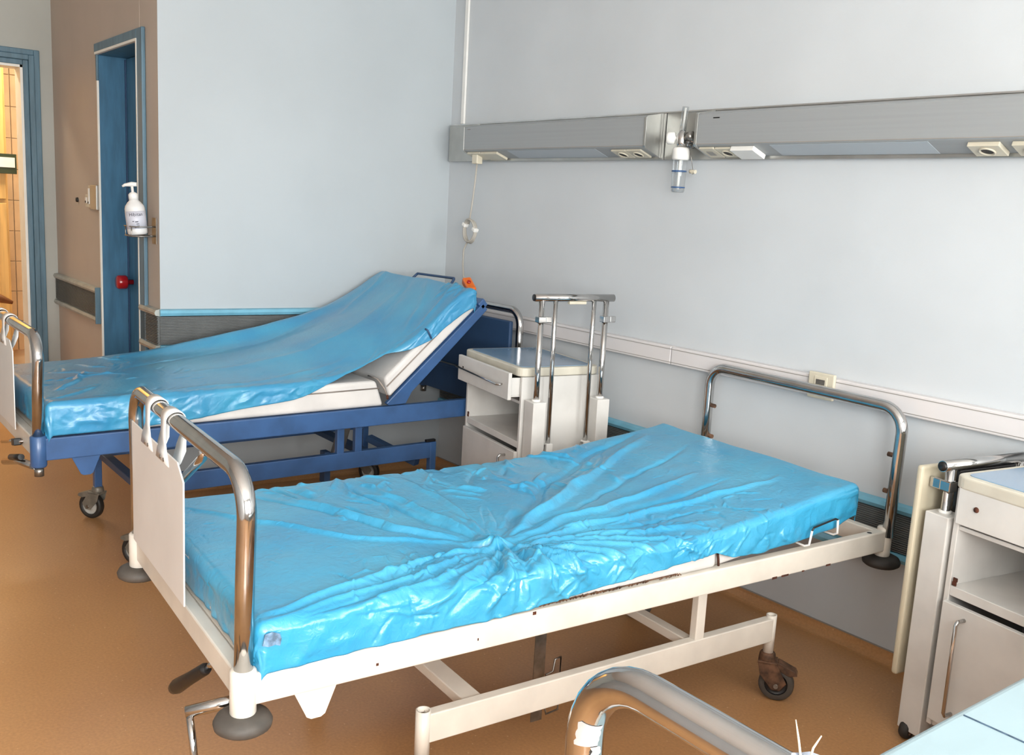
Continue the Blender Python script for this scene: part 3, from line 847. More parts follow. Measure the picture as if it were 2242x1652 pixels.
# winding handles at the foot
def crank(t, P, pts, r, grip=None, gr=.013):
    m = MB(); m.tube([P(*q) for q in pts], r, 12); o = m.build('crank_handle', 'chrome', t)
    if grip:
        a, b = Vector(P(*grip[0])), Vector(P(*grip[1]))
        m = MB(); m.tube([a, a.lerp(b, .06), a.lerp(b, .5), a.lerp(b, .86), a.lerp(b, .97), b], [gr * .8, gr, gr * 1.05, gr * 1.25, gr * 1.0, gr * .4], 14); m.build('grip', 'black_plastic', o)
    return o
crank(bw, P, [(.20, .10, .430), (.205, .02, .428), (.212, -.004, .424), (.236, -.014, .403)], .007, ((.230, -.012, .407), (.385, -.046, .293)), .0145)
crank(bw, P, [(.085, .12, .395), (.09, -.005, .392), (.118, -.088, .376)], .013)
m = MB(); m.tube([P(.116, -.082, .378), P(.082, -.084, .33), P(.045, -.086, .25)], .008, 12); m.build('crank_arm', 'chrome', bw)
m = MB(); m.tube([P(.045, -.080, .252), P(.045, -.18, .252)], [.014, .015], 14); m.build('grip', 'black_plastic', bw)
# bottle hook bracket in the middle below the frame
m = MB(); m.box(P(.205, .868, .05), P(.209, .905, .425)); hk = m.build('hook_bracket', 'steel_dull', bw, .001)
m = MB(); m.tube([P(.20, .905, .185), P(.20, .930, .190), P(.20, .935, .225), P(.20, .955, .228), P(.20, .955, .07), P(.20, .915, .066), P(.20, .905, .10)], .0028, 8); m.build('wire_hook', 'steel_dull', hk)
m = MB(); m.bar(P(.21, .80, .385), P(.21, .875, .33), .006, .028, (1, 0, 0)); m.build('stay', 'white_paint_metal', bw)
# mattress retaining wire at the head
m = MB()
wq = [(.07, 1.672, .512), (-.004, 1.682, .505), (-.016, 1.686, .512), (-.018, 1.690, .555), (-.016, 1.70, .563), (-.016, 1.795, .577), (-.017, 1.806, .573), (-.016, 1.812, .530), (.0, 1.815, .520), (.07, 1.80, .525)]
m.tube([P(*q) for q in wq[3:7]], .0030, 8); rw_ = m.build('retaining_wire', 'black_plastic', bw)
for a_, b_ in ((0, 4), (6, 10)):
    m = MB(); m.tube([P(*q) for q in wq[a_:b_]], .0036, 8); m.build('wire_leg', 'panel_white', rw_)
m = MB(); m.lathe([(.008, .0005), (0, .0005)], P(.018, 2.02, .489), seg=12); m.build('screw_hole', 'black_plastic', bw)
# chipped paint and rust spots on the near rail
for u, z, a, b in ((1.56, .4225, .020, .0035), (1.60, .4225, .030, .0028), (1.69, .4225, .010, .002), (.705, .4835, .010, .004), (1.80, .4225, .02, .003), (.29, .447, .006, .003), (.55, .450, .003, .003)):
    m = MB(); m.box(P(.0012, u, z - b), P(.0025, u + a, z + b)); m.build('paint_chip', 'rust_spot', bw)

# ---- draped sheet generator ------------------------------------------------
def seg_dist(u, w, a, b):
    ax, ay = a; bx, by = b
    dx, dy = bx - ax, by - ay
    L2 = dx * dx + dy * dy + 1e-12
    t = np.clip(((u - ax) * dx + (w - ay) * dy) / L2, 0, 1)
    return np.hypot(u - (ax + t * dx), w - (ay + t * dy)), t, ((u - ax) * dy - (w - ay) * dx) / math.sqrt(L2)

def add_fold(H, U, Wd, pts, amp, sig, taper=(1, 1)):
    """raise a rounded ridge (amp<0: furrow) along a polyline in (u,w)"""
    pts = [tuple(p) for p in pts]
    us = [p[0] for p in pts]; ws = [p[1] for p in pts]
    mrg = sig * 3.5
    idx = np.where((U > min(us) - mrg) & (U < max(us) + mrg) & (Wd > min(ws) - mrg) & (Wd < max(ws) + mrg))
    if len(idx[0]) == 0: return
    u = U[idx]; w = Wd[idx]
    lens = [math.dist(pts[i], pts[i + 1]) for i in range(len(pts) - 1)]
    tot = sum(lens) + 1e-9
    best = np.full(u.shape, 9.0); par = np.zeros(u.shape); sgn = np.zeros(u.shape); acc = 0
    for i in range(len(pts) - 1):
        d, t, s = seg_dist(u, w, pts[i], pts[i + 1])
        k = d < best
        best = np.where(k, d, best); par = np.where(k, (acc + t * lens[i]) / tot, par); sgn = np.where(k, s, sgn)
        acc += lens[i]
    prof = .55 * np.exp(-(best / sig) ** 2) + .45 * np.exp(-best / (.55 * sig))
    # steeper on one side like a folded film
    prof = prof * (1 + 0.5 * np.tanh(sgn / sig))
    tp = np.ones_like(par)
    if taper[0]: tp *= np.clip(par / .25, 0, 1) ** .7
    if taper[1]: tp *= np.clip((1 - par) / .25, 0, 1) ** .7
    H[idx] += amp * prof * tp

def vnoise(U, Wd, scale, seed):
    """smooth value noise"""
    r = np.random.default_rng(seed)
    g = r.random((64, 64))
    x = (U * scale) % 63; y = (Wd * scale) % 63
    xi = np.floor(x).astype(int); yi = np.floor(y).astype(int)
    fx = x - xi; fy = y - yi
    fx = fx * fx * (3 - 2 * fx); fy = fy * fy * (3 - 2 * fy)
    a = g[xi % 64, yi % 64]; b = g[(xi + 1) % 64, yi % 64]; c = g[xi % 64, (yi + 1) % 64]; d = g[(xi + 1) % 64, (yi + 1) % 64]
    return (a * (1 - fx) + b * fx) * (1 - fy) + (c * (1 - fx) + d * fx) * fy - .5

def drape(name, material, parent, u0, u1, w0f, w1, R, top, near, far, foot, head, wrinkle, nu=300, nw=150, nb=26, ne=16, flut=.006):
    """film over a box: core rectangle (u0..u1, w0f(u)..w1), rounded by R, hanging bands of given lengths"""
    s_u = np.concatenate([np.linspace(-1, 0, ne, endpoint=False), np.linspace(0, 1, nu), np.linspace(1, 2, ne + 1)[1:]])
    s_w = np.concatenate([np.linspace(-1, 0, nb, endpoint=False), np.linspace(0, 1, nw), np.linspace(1, 2, nb + 1)[1:]])
    SU, SW = np.meshgrid(s_u, s_w, indexing='ij')
    cu = u0 + (u1 - u0) * np.clip(SU, 0, 1)
    W0 = w0f(cu)
    cw = W0 + (w1 - W0) * np.clip(SW, 0, 1)
    fl = foot(cw); hl_ = head(cw)
    eu = np.where(SU < 0, SU * fl, np.where(SU > 1, (SU - 1) * hl_, 0))
    ew = np.where(SW < 0, SW * near(cu), np.where(SW > 1, (SW - 1) * far(cu), 0))
    e = np.hypot(eu, ew) + 1e-9
    du, dw = eu / e, ew / e
    ang = np.minimum(e / R, PI / 2)
    out = R * np.sin(ang); down = R * (1 - np.cos(ang)) + np.maximum(e - R * PI / 2, 0)
    fu = cu + eu; fw = cw + ew
    H = np.zeros_like(fu)
    wu = fu + .030 * vnoise(fu, fw, 7, 41) + .012 * vnoise(fu, fw, 19, 42)
    ww = fw + .030 * vnoise(fu, fw, 7, 43) + .012 * vnoise(fu, fw, 19, 44)
    wrinkle(H, wu, ww)
    side = np.clip((e - R) / .06, 0, 1)
    out = out + side * (flut * (1 + 2.0 * vnoise(fu, fw * .4, 16, 3) + 1.4 * vnoise(fu, fw, 37, 5)))
    x = cu + du * (out + H * np.sin(ang)); y = cw + dw * (out + H * np.sin(ang))
    z = top(cu, cw) - down + H * np.cos(ang)
    n0, n1 = SU.shape
    verts = np.stack([-y.ravel(), x.ravel(), z.ravel()], 1)
    ii = np.arange(n0 * n1).reshape(n0, n1)
    q = np.stack([ii[:-1, :-1], ii[:-1, 1:], ii[1:, 1:], ii[1:, :-1]], -1).reshape(-1, 4)
    me = bpy.data.meshes.new(name)
    me.from_pydata(verts.tolist(), [], q.tolist())
    me.polygons.foreach_set('use_smooth', [True] * len(me.polygons))
    me.materials.append(MATS[material]); me.update()
    o = bpy.data.objects.new(name, me); COL.objects.link(o)
    if parent is not None: o.parent = parent
    return o

# ---- white bed: mattress ----------------------------------------------------
mt = thing('mattress', 'white stained foam mattress under the flat bright blue sheet on the white bed', 'mattress', WB, -PHI)
def soft_block(q, off, r, name, parent, material='mattress_white'):
    m = MB(); m.prism(q, off); return m.build(name, material, parent, r, 4)
ZM = .490
fs_ = soft_block([P(.012, .024, ZM), P(.012, 1.335, ZM), P(.012, 1.330, .574), P(.012, .024, .574)], P(.895, 0, 0), .014, 'foot_section', mt)
hs_ = soft_block([P(.014, 1.342, ZM + .001), P(.014, 1.935, ZM + .0625), P(.014, 1.930, .650), P(.014, 1.346, .576)], P(.893, 0, 0), .016, 'head_section', mt)
for u in (1.3385,):
    m = MB(); m.tube([P(.012, u + .003, .495), P(.012, u, .515), P(.014, u - .002, .53)], .0035, 8); m.build('torn_edge', 'rust_spot', fs_)
m = MB(); m.bar(P(.0112, .72, .4955), P(.0112, 1.18, .4985), .002, .003); m.build('frayed_hem', 'rusty', fs_)
for k in range(46):
    u = .70 + k * .0108 + random.uniform(-.004, .004); m = MB()
    if random.random() < .25: continue
    m.tube([P(.008, u, .495), P(.006, u + .006, .497 + .006 * random.random()), P(.004, u + .010, .495 + .008 * random.random())], .0016, 5); m.build('frayed_thread', 'rusty', fs_)

# ---- white bed: sheet --------------------------------------------------------
KN = (.715, .215)   # the twisted knot, (u,w)
FOLDS = [  # polylines in (u,w), amplitude, width
    ([(.10, .82), (.24, .60), (.40, .42), (.58, .29), (.70, .22)], .007, .014),
    ([(.30, .84), (.42, .62), (.52, .44), (.62, .31), (.71, .23)], -.008, .013),
    ([(.36, .82), (.46, .60), (.56, .42), (.66, .29)], .008, .014),
    ([(.58, .84), (.62, .62), (.65, .44), (.70, .28)], -.013, .016),
    ([(.64, .86), (.67, .62), (.69, .42), (.72, .27)], .010, .014),
    ([(.78, .84), (.78, .60), (.76, .40)], .007, .013),
    ([(.75, .24), (.92, .40), (1.15, .60), (1.45, .78), (1.78, .88)], -.015, .024),
    ([(.76, .23), (.98, .38), (1.22, .54), (1.52, .70), (1.80, .84)], .013, .022),
    ([(.77, .23), (1.02, .34), (1.28, .46), (1.55, .55), (1.80, .62)], -.008, .015),
    ([(.80, .25), (1.05, .42), (1.30, .60), (1.50, .74)], .010, .016),
    ([(.78, .22), (1.05, .30), (1.35, .36), (1.62, .40)], .011, .016),
    ([(.78, .21), (1.06, .26), (1.36, .29), (1.66, .30)], -.008, .013),
    ([(.78, .20), (1.04, .22), (1.30, .23), (1.58, .22), (1.80, .20)], .011, .017),
    ([(.78, .19), (1.02, .18), (1.25, .16), (1.45, .14)], -.006, .013),
    ([(.80, .18), (1.00, .14), (1.20, .10), (1.40, .07)], .009, .015),
    ([(.04, .04), (.22, .12), (.40, .16), (.56, .18), (.70, .20)], .009, .012),
    ([(.05, .03), (.24, .10), (.42, .135), (.58, .165), (.70, .195)], -.007, .011),
    ([(.04, .02), (.22, .065), (.40, .10), (.56, .135), (.70, .185)], .008, .012),
    ([(.10, .01), (.28, .045), (.46, .08), (.60, .12), (.71, .18)], -.006, .010),
    ([(.20, .01), (.38, .04), (.54, .075), (.66, .13)], .009, .012),
    ([(.36, -.02), (.50, .02), (.60, .07), (.69, .15)], .010, .013),
    ([(.46, -.04), (.56, .01), (.64, .07), (.71, .16)], -.010, .013),
    ([(.55, -.06), (.62, .0), (.68, .08), (.72, .16)], .013, .014),
    ([(.66, -.06), (.69, .0), (.72, .08), (.735, .16)], -.010, .013),
    ([(.74, -.06), (.745, .02), (.745, .10), (.74, .17)], .014, .015),
    ([(.86, -.06), (.83, .0), (.79, .08), (.75, .16)], .012, .014),
    ([(.92, -.05), (.87, .02), (.81, .10), (.76, .17)], -.009, .012),
    ([(1.02, -.05), (.95, .02), (.87, .10), (.78, .18)], .011, .014),
    ([(1.14, -.04), (1.04, .03), (.94, .10), (.82, .17)], .009, .013),
    ([(1.30, -.03), (1.16, .03), (1.02, .09), (.90, .15)], .008, .013),
]
def wrinkle_white(H, U, Wd):
    for pts, a, s in FOLDS:
        add_fold(H, U, Wd, pts, a * 1.25, s * .78)
    r = random.Random(5)
    # spray of small folds pulled in to the knot
    for k in range(120):
        th = r.uniform(-PI, PI)
        r0 = r.uniform(.02, .14); ln = r.uniform(.05, .24)
        curl = r.uniform(-.9, .9)
        near_side = math.sin(th) < .15
        if math.cos(th) < -.2 and math.sin(th) > -.1: continue
        amp = r.uniform(.002, .006) * (1.4 if near_side else .8) * r.choice((1, 1, -1))
        pts = []
        for i in range(4):
            rr = r0 + ln * i / 3; a = th + curl * rr
            pts.append((KN[0] + math.cos(a) * rr, KN[1] + math.sin(a) * rr))
        add_fold(H, U, Wd, pts, amp, r.uniform(.004, .009))
    # crumples on the near side and far border
    for k in range(230):
        u = r.uniform(.25, 1.62); w = r.uniform(-.09, .20)
        a = r.uniform(-.9, .9) + (PI / 2 if r.random() < .4 else 0); ln = r.uniform(.03, .10)
        add_fold(H, U, Wd, [(u, w), (u + math.cos(a) * ln * .5 + r.uniform(-.01, .01), w + math.sin(a) * ln * .5 + r.uniform(-.01, .01)), (u + math.cos(a) * ln, w + math.sin(a) * ln)], r.uniform(.002, .0055) * r.choice((1, 1, -1)), r.uniform(.003, .006))
    for k in range(110):
        u = r.uniform(.35, 1.5); w = r.uniform(.50, .98)
        a = r.uniform(.5, 2.4); ln = r.uniform(.05, .16)
        add_fold(H, U, Wd, [(u, w), (u + math.cos(a) * ln * .5, w + math.sin(a) * ln * .5 + .01), (u + math.cos(a) * ln, w + math.sin(a) * ln)], r.uniform(.003, .009) * r.choice((1, 1, -1)), r.uniform(.006, .013))
    for k in range(260):
        u = r.uniform(.0, 1.9); w = r.uniform(0, .9)
        a = r.uniform(-.5, 2.2); ln = r.uniform(.02, .05)
        add_fold(H, U, Wd, [(u, w), (u + math.cos(a) * ln, w + math.sin(a) * ln)], r.uniform(.0006, .0018) * r.choice((1, -1)), r.uniform(.003, .005))
    # the knot itself
    d = np.hypot(U - KN[0], (Wd - KN[1]))
    th = np.arctan2(Wd - KN[1], U - KN[0])
    H += .030 * np.exp(-(d / .026) ** 2) - .013 * np.exp(-(d / .10) ** 2)
    H += np.exp(-((d - .035) / .028) ** 2) * .012 * np.sign(np.sin(th * 6 + d * 80)) * np.abs(np.sin(th * 6 + d * 80)) ** .6
    H += .006 * np.clip(vnoise(U, Wd, 6, 21), -.3, .5) + .003 * vnoise(U, Wd, 15, 22)
    np.maximum(H, -.012, out=H)

def top_white(u, w):
    z = np.where(u < 1.30, .590, .590 + (u - 1.30) * .118)
    k = np.exp(-((u - 1.30) / .08) ** 2) * .004
    return z + k - .003 * np.cos(PI * np.clip(w / .9, 0, 1)) * 0
def interp(xs, ys):
    return lambda v: np.interp(v, xs, ys)
shw = drape('sheet', 'sheet_cyan', None, .046, 1.912, lambda u: np.full_like(u, .028), .886, .022, top_white,
            interp([0, .1, .45, .62, .72, .85, 1.0, 1.2, 1.32, 1.38, 1.5, 1.7, 1.83, 1.95], [.118, .116, .108, .110, .104, .092, .084, .074, .070, .096, .115, .125, .125, .10]),
            interp([0, .3, .6, 1.0, 1.3, 1.6, 2], [.08, .085, .075, .09, .085, .1, .1]),
            interp([0, .5, 1], [.110, .105, .11]), interp([0, .5, 1], [.075, .085, .085]), wrinkle_white, nu=520, nw=270, nb=34, ne=20, flut=.005)
shw.location = WB; shw.rotation_euler = (0, 0, -PHI)
shw.name = 'plastic_sheet'
tag(shw, 'bright blue crinkled plastic sheet gathered in a twisted knot on the white bed', 'sheet', 'blue plastic bed sheets')
# patch where the film is torn at the foot corner, and a small tear further up
def patch(name, material, parent, pts, rise=.0025):
    m = MB(); m.prism([P(*q) for q in pts], (rise, 0, rise * .4)); return m.build(name, material, parent)
patch('torn_patch', 'film_grey', shw, [(-.0085, .030, .552), (-.0095, .042, .548), (-.0095, .056, .550), (-.0095, .066, .546), (-.0090, .069, .560), (-.0075, .066, .571), (-.0055, .050, .577), (-.0055, .036, .574)], .0035)
so_ = shw.modifiers.new('thickness', 'SOLIDIFY'); so_.thickness = .0012; so_.offset = -1

# ---- hanging panel on the white bed's foot hoop ---------------------------------
def foot_panel(label, loc, phi, w0, w1, z0, z1, ztube, straps, u=-.026, corner=True):
    t = thing('chart_panel', label, 'panel', loc, -phi, group='hanging foot panels')
    m = MB()
    q = [P(w0, u, z0), P(w1, u, z0), P(w1, u, z1 - .0), P(w0 + .05, u, z1), P(w0, u, z1 - .035)]
    m.prism(q, (0, .004, 0)); m.build('sheet_panel', 'panel_white', t, .0012)
    for w in straps:
        hw = .030
        r_ = .0215
        # loop over the tube
        vs = []; fs = []; prof = []
        prof.append((u - .0005, z1 - .03, hw * 2.0)); prof.append((u - .001, z1 - .005, hw * 1.5)); prof.append((-.024, z1 + .03, hw * .62))
        for i in range(11):
            a = PI - PI * i / 10
            prof.append((math.cos(a) * (r_ + .0015), ztube + math.sin(a) * (r_ + .0015), hw * (.75 + .35 * math.sin(PI * i / 10))))
        prof += [(.024, z1 + .035, hw * .7), (.018, z1 + .0, hw * 1.35), (.008, z1 - .03, hw * 1.1), (.0, z1 - .055, hw * .2)]
        for y, z, h in prof:
            vs.append(P(w - h, y, z)); vs.append(P(w + h, y, z))
        for i in range(len(prof) - 1):
            fs.append((2 * i, 2 * i + 1, 2 * i + 3, 2 * i + 2))
        m = MB(); m.add(vs, fs, True); o = m.build('strap', 'panel_white', t)
        sd = o.modifiers.new('thickness', 'SOLIDIFY'); sd.thickness = .0022; sd.offset = 0
        for s in (-1, 1):
            m = MB(); m.lathe([(.005, -.001), (.005, .002), (0, .003)], P(w + s * .016, u - .001, z1 - .022), (0, -1, 0), 10); m.build('rivet', 'steel_dull', o)
    return t
foot_panel('white plastic panel strapped to the foot hoop of the white bed', WB, PHI, .365, .870, .500, .832, .9055, (.70, .545))
m = MB(); m.tube([P(.46, -.004, .775), P(.31, .002, .866), P(.292, .0, .893)], .0105, 14); m.build('hook_tube', 'chrome', bw)

# ---- blue bed --------------------------------------------------------------------
BB = (.850, -2.220, 0)
BANG = math.radians(41)
bb, _ = bed('blue metal hospital bed with raised backrest beside the wall', BB, 0.0, dict(
    W=.855, L=2.10, zt=.567, rh=.080, mat='blue_paint_metal', footmat='white_paint_metal', backmat='blue_paint_metal', crossmat='blue_panel', HW=.840, HW0=.015, foot_top=.950, head_top=.985, tr=.019, lean=.04,
    hinge=1.385, back_ang=BANG, back_len=.655, head_panel=True, lt=.356, lh=.074, lw0=.105, lw1=.745, lu0=.375, lu1=1.690,
    uprights=(1.213, 1.300), cross=((.39, .04, .30), (1.42, .05, .30)), square_legs=True, buffers=False,
    casters=((.105, .375, math.radians(212)), (.745, .375, math.radians(215)), (.105, 1.690, math.radians(-40)), (.745, 1.690, math.radians(30))),
    caster_style='light', caster_r=.058))
m = MB(); m.box(P(.112, 1.655, .357), P(.095, 1.706, .368)); m.build('leg_cap', 'black_plastic', bb, .002)
crank(bb, P, [(.20, .10, .520), (.215, -.01, .513), (.224, -.03, .511), (.33, -.03, .490), (.50, -.032, .450)], .0075)
m = MB(); m.bar(P(.215, -.03, .513), P(.262, -.03, .503), .026, .026); m.build('crank_joint', 'black_plastic', bb, .003)
crank(bb, P, [(.02, -.018, .470), (.20, -.03, .445), (.42, -.04, .390)], .013)
m = MB(); m.tube([P(.10, -.04, .485), P(.26, -.045, .447)], [.011, .012], 12); m.build('grip', 'black_plastic', bb)
# long push rod under the frame and lifting struts
m = MB(); m.tube([P(.16, .45, .480), P(.16, 1.16, .496)], .010, 10); m.build('push_rod', 'steel_dull', bb)
m = MB(); m.box(P(.15, .22, .476), P(.17, .80, .490)); m.build('inner_channel', 'white_paint_metal', bb, .002)
m = MB(); m.bar(P(.30, 1.30, .29), P(.30, 1.36, .49), .03, .05); m.build('lift_strut', 'steel_dull', bb, .002)
m = MB(); m.bar(P(.35, 1.27, .05 + .10), P(.35, 1.27, .30), .05, .03, (0, 1, 0)); m.build('lift_strut', 'blue_panel', bb, .002)
m = MB(); m.tube([P(.07, 1.23, .488), P(.07, 1.36, .492)], .009, 10); m.build('hinge_pin', 'steel_dull', bb)
for u in (1.215, 1.335):
    m = MB(); m.cyl(P(.070, u, .488), P(.058, u, .488), .012, 12); m.build('pivot_bolt', 'chrome', bb)
m = MB(); m.bar(P(.45, 1.55, .31), P(.18, 1.66, .24), .04, .03); m.build('cross_brace', 'blue_panel', bb, .002)
m = MB(); m.box(P(.02, 1.86, .455), P(.11, 2.06, .487)); m.build('cream_handle', 'cream_plastic', bb, .010)
# loop at the top end of the backrest
m = MB()
lp = [(.665, 1.86, 1.03), (.655, 1.915, 1.083), (.650, 1.920, 1.089), (.320, 1.920, 1.094), (.313, 1.916, 1.090), (.295, 1.87, 1.04)]
m.tube([P(*q) for q in lp], .0065, 10); m.build('retaining_loop', 'blue_panel', bb)
m = MB(); m.tube([P(.012, 1.60, .855), P(-.004, 1.595, .860), P(-.004, 1.575, .895), P(.01, 1.57, .90)], .004, 8); m.build('retaining_wire', 'blue_panel', bb)

bmt = thing('mattress', 'clean white folding mattress propped up on the blue bed', 'mattress', BB)
ZB = .568
b1 = soft_block([P(.012, .024, ZB + .001), P(.012, 1.375, ZB + .001), P(.012, 1.335, ZB + .115), P(.012, .024, ZB + .115)], P(.825, 0, 0), .016, 'foot_section', bmt)
ca, sa = math.cos(BANG), math.sin(BANG)
def bk(w, s, h):  # along backrest s, normal h
    return P(w, 1.405 + s * ca - h * sa, ZB + .034 + s * sa + h * ca)
b2 = soft_block([bk(.014, 0, 0), bk(.014, .60, 0), bk(.014, .60, .085), bk(.014, .035, .085)], P(.822, 0, 0), .016, 'back_section', bmt)
for a, b, pr in (((.011, .10, ZB + .075), (.011, 1.345, ZB + .082), b1),):
    m = MB(); m.tube([P(*a), P(*b)], .003, 8); m.build('piping', 'seam', pr)
m = MB(); m.tube([bk(.012, .02, .052), bk(.012, .58, .052)], .003, 8); m.build('piping', 'seam', b2)
m = MB(); m.tube([P(.10, 1.342, ZB + .122), P(.03, 1.350, ZB + .118), P(.010, 1.372, ZB + .08), P(.006, 1.385, ZB + .05)], .0035, 8); m.build('torn_seam', 'seam', b1)
m = MB(); m.tube([P(.010, 1.388, ZB + .05), P(.008, 1.390, ZB + .03)], .005, 8); m.build('stain', 'rust_spot', b1)

BPROF_F = interp([0, .12, .4, .8, 1.1, 1.3, 1.5, 1.66, 1.78, 1.86, 1.92], [.692, .693, .703, .735, .780, .835, .905, .988, 1.070, 1.106, 1.108])
BPROF_N = interp([0, .12, .6, 1.0, 1.2, 1.30, 1.40, 1.50, 1.60, 1.70, 1.80, 1.87, 1.92], [.692, .692, .693, .700, .722, .746, .790, .846, .920, 1.006, 1.080, 1.084, 1.080])
def smooth_prof(f):
    xs = np.linspace(-.1, 2.0, 211); ys = f(xs)
    k = np.ones(11) / 11
    yp_ = np.concatenate([np.full(5, ys[0]), ys, np.full(5, ys[-1])])
    ys = np.convolve(yp_, k, 'valid')
    return lambda v: np.interp(v, xs, ys)
PF, PN = smooth_prof(BPROF_F), smooth_prof(BPROF_N)
def top_blue(u, w):
    k = np.clip((w - .02) / .42, 0, 1); k = k * k * (3 - 2 * k)
    z = PN(u) * (1 - k) + PF(u) * k
    # raised fold running along the far border of the middle part
    m_ = np.exp(-((u - 1.05) / .42) ** 2)
    z = z + m_ * (.040 * np.exp(-((w - .79) / .05) ** 2) - .014 * np.exp(-((w - .66) / .08) ** 2))
    return z
def wrinkle_blue(H, U, Wd):
    r = random.Random(9)
    # creases at the foot corner
    for pts, a, s in [
        ([(.10, .20), (.20, .36), (.28, .52)], .010, .010), ([(.14, .62), (.26, .52), (.42, .40)], .006, .009), ([(.12, .40), (.24, .44), (.40, .46)], .006, .008),
        ([(.05, .06), (.16, .14), (.26, .26)], .006, .010), ([(.30, .70), (.34, .62), (.40, .58)], .006, .007), ([(.40, .80), (.44, .72), (.48, .70)], .006, .007),
        ([(.05, .02), (.4, .05), (.9, .10), (1.3, .16)], .006, .02), ([(.5, .28), (1.0, .30), (1.4, .36), (1.75, .50)], .004, .03),
        ([(.3, .50), (.8, .62), (1.2, .70), (1.6, .80)], -.006, .03), ([(1.5, .1), (1.66, .2), (1.84, .42)], .006, .022), ([(1.5, .3), (1.66, .4), (1.85, .55)], -.005, .025),
        ([(1.45, .62), (1.62, .70), (1.84, .80)], .006, .025), ([(1.55, .06), (1.72, .10), (1.88, .16)], .008, .016)]:
        add_fold(H, U, Wd, pts, a, s)
    for k in range(130):
        u = r.uniform(0, 1.9); w = r.uniform(-.09, .08); a = r.uniform(-.7, .7); ln = r.uniform(.04, .12)
        add_fold(H, U, Wd, [(u, w), (u + math.cos(a) * ln * .5, w + math.sin(a) * ln * .5), (u + math.cos(a) * ln, w + math.sin(a) * ln + .01)], r.uniform(.001, .004) * r.choice((1, 1, -1)), r.uniform(.004, .009))
    for k in range(60):
        u = r.uniform(0, .6); w = r.uniform(.05, .85); a = r.uniform(0, 1.6); ln = r.uniform(.03, .1)
        add_fold(H, U, Wd, [(u, w), (u + math.cos(a) * ln * .5 + .01, w + math.sin(a) * ln * .5), (u + math.cos(a) * ln, w + math.sin(a) * ln)], r.uniform(.001, .004) * r.choice((1, 1, -1)), r.uniform(.004, .007))
    for k in range(26):
        w = r.uniform(0, .2); u = r.uniform(1.78, 1.9); ln = r.uniform(.04, .1); a = r.uniform(-.4, .6) + PI
        add_fold(H, U, Wd, [(u, w), (u + math.cos(a) * ln, w + math.sin(a) * ln)], r.uniform(.003, .007) * r.choice((1, -1)), r.uniform(.005, .009))
    H += .005 * vnoise(U, Wd, 5, 31) + .002 * vnoise(U, Wd, 14, 32)
    np.maximum(H, -.004, out=H)
w0_blue = interp([0, .9, 1.02, 1.12, 1.22, 1.32, 1.42, 1.50, 1.58, 2], [.026, .026, .028, .036, .055, .072, .064, .036, .026, .026])
shb = drape('plastic_sheet', 'sheet_blue', None,   .046, 1.812, w0_blue, .822, .022, top_blue,
            interp([0, .3, .52, .7, .95, 1.03, 1.1, 1.2, 1.4, 1.5, 1.6, 1.75, 1.9], [.130, .128, .118, .098, .080, .062, .042, .020, .014, .050, .082, .100, .100]),
            interp([0, 1, 2], [.10, .10, .09]), interp([0, .5, 1], [.12, .12, .12]), interp([0, .5, 1], [.07, .045, .05]), wrinkle_blue, nu=300, nw=150, nb=22, ne=14, flut=.004)
shb.location = BB
tag(shb, 'blue plastic sheet stretched smooth over the raised backrest of the blue bed', 'sheet', 'blue plastic bed sheets')
so_ = shb.modifiers.new('thickness', 'SOLIDIFY'); so_.thickness = .0012; so_.offset = -1
foot_panel('white plastic panel on the foot hoop of the blue bed', BB, 0.0, .275, .775, .545, .872, .931, (.62, .44))

# ---- third bed, nearest the window ------------------------------------------------
TB = (4.664, -2.280, 0)
tb, _ = bed('hospital bed with chrome foot hoop and pale mattress nearest the window', TB, 0.0, dict(
    W=.94, L=2.05, zt=.575, rh=.068, mat='white_paint_metal', HW=.925, HW0=.015, foot_top=1.016, head_top=.99, tr=.0200, lean=.006,
    pegs=(.82,), hinge=1.335, back_ang=.02, back_len=.60, lt=.330, lh=.074, lw0=.12, lw1=.80, lu0=.447, lu1=1.60,
    uprights=(1.333,), cross=((.60, .055, .30), (1.325, .035, .30)),
    casters=((.10, 1.60, 0.5), (.80, 1.60, 1.9), (.10, .447, 2.4), (.80, .447, -2.0)), caster_rust=True, caster_r=.053))
# torn white sticker left on the hoop and a brown scuff
def on_tube(name, material, pts, parent):
    m = MB(); m.prism(pts, (0, -.0012, 0)); return m.build(name, material, parent)
xs_ = -(.94 - .018)
def sleeve(name, material, zc, h, a0, a1, r_, cx, ragged, parent):
    vs = []; fs = []; n = 10
    for i in range(n + 1):
        a = a0 + (a1 - a0) * i / n
        j = ragged * random.uniform(-1, 1)
        for z in (zc - h / 2 - abs(j) * (i > n * .6) * 2, zc + h / 2 + j):
            vs.append((cx + math.cos(a) * r_, math.sin(a) * r_, z))
    for i in range(n):
        fs.append((2 * i, 2 * i + 2, 2 * i + 3, 2 * i + 1))
    m = MB(); m.add(vs, fs, True); o = m.build(name, material, parent)
    sd = o.modifiers.new('thickness', 'SOLIDIFY'); sd.thickness = .0008
    return o
def bend_patch(name, material, parent, t0, t1, f0, f1, r_, br, cx, cz):
    vs = []; fs = []; n = 8; k = 8
    for i in range(n + 1):
        t = t0 + (t1 - t0) * i / n
        rad = Vector((math.cos(t), 0, math.sin(t)))
        for q in range(k + 1):
            f = f0 + (f1 - f0) * q / k + (random.uniform(-.08, .08) if q in (0, k) else 0)
            vs.append(Vector((cx, 0, cz)) + rad * (br + r_ * math.cos(f)) + Vector((0, r_ * math.sin(f), 0)))
    for i in range(n):
        for q in range(k):
            a = i * (k + 1) + q
            fs.append((a, a + 1, a + k + 2, a + k + 1))
    m = MB(); m.add(vs, fs, True); return m.build(name, material, parent)
_w1 = .94 - .018 + .006
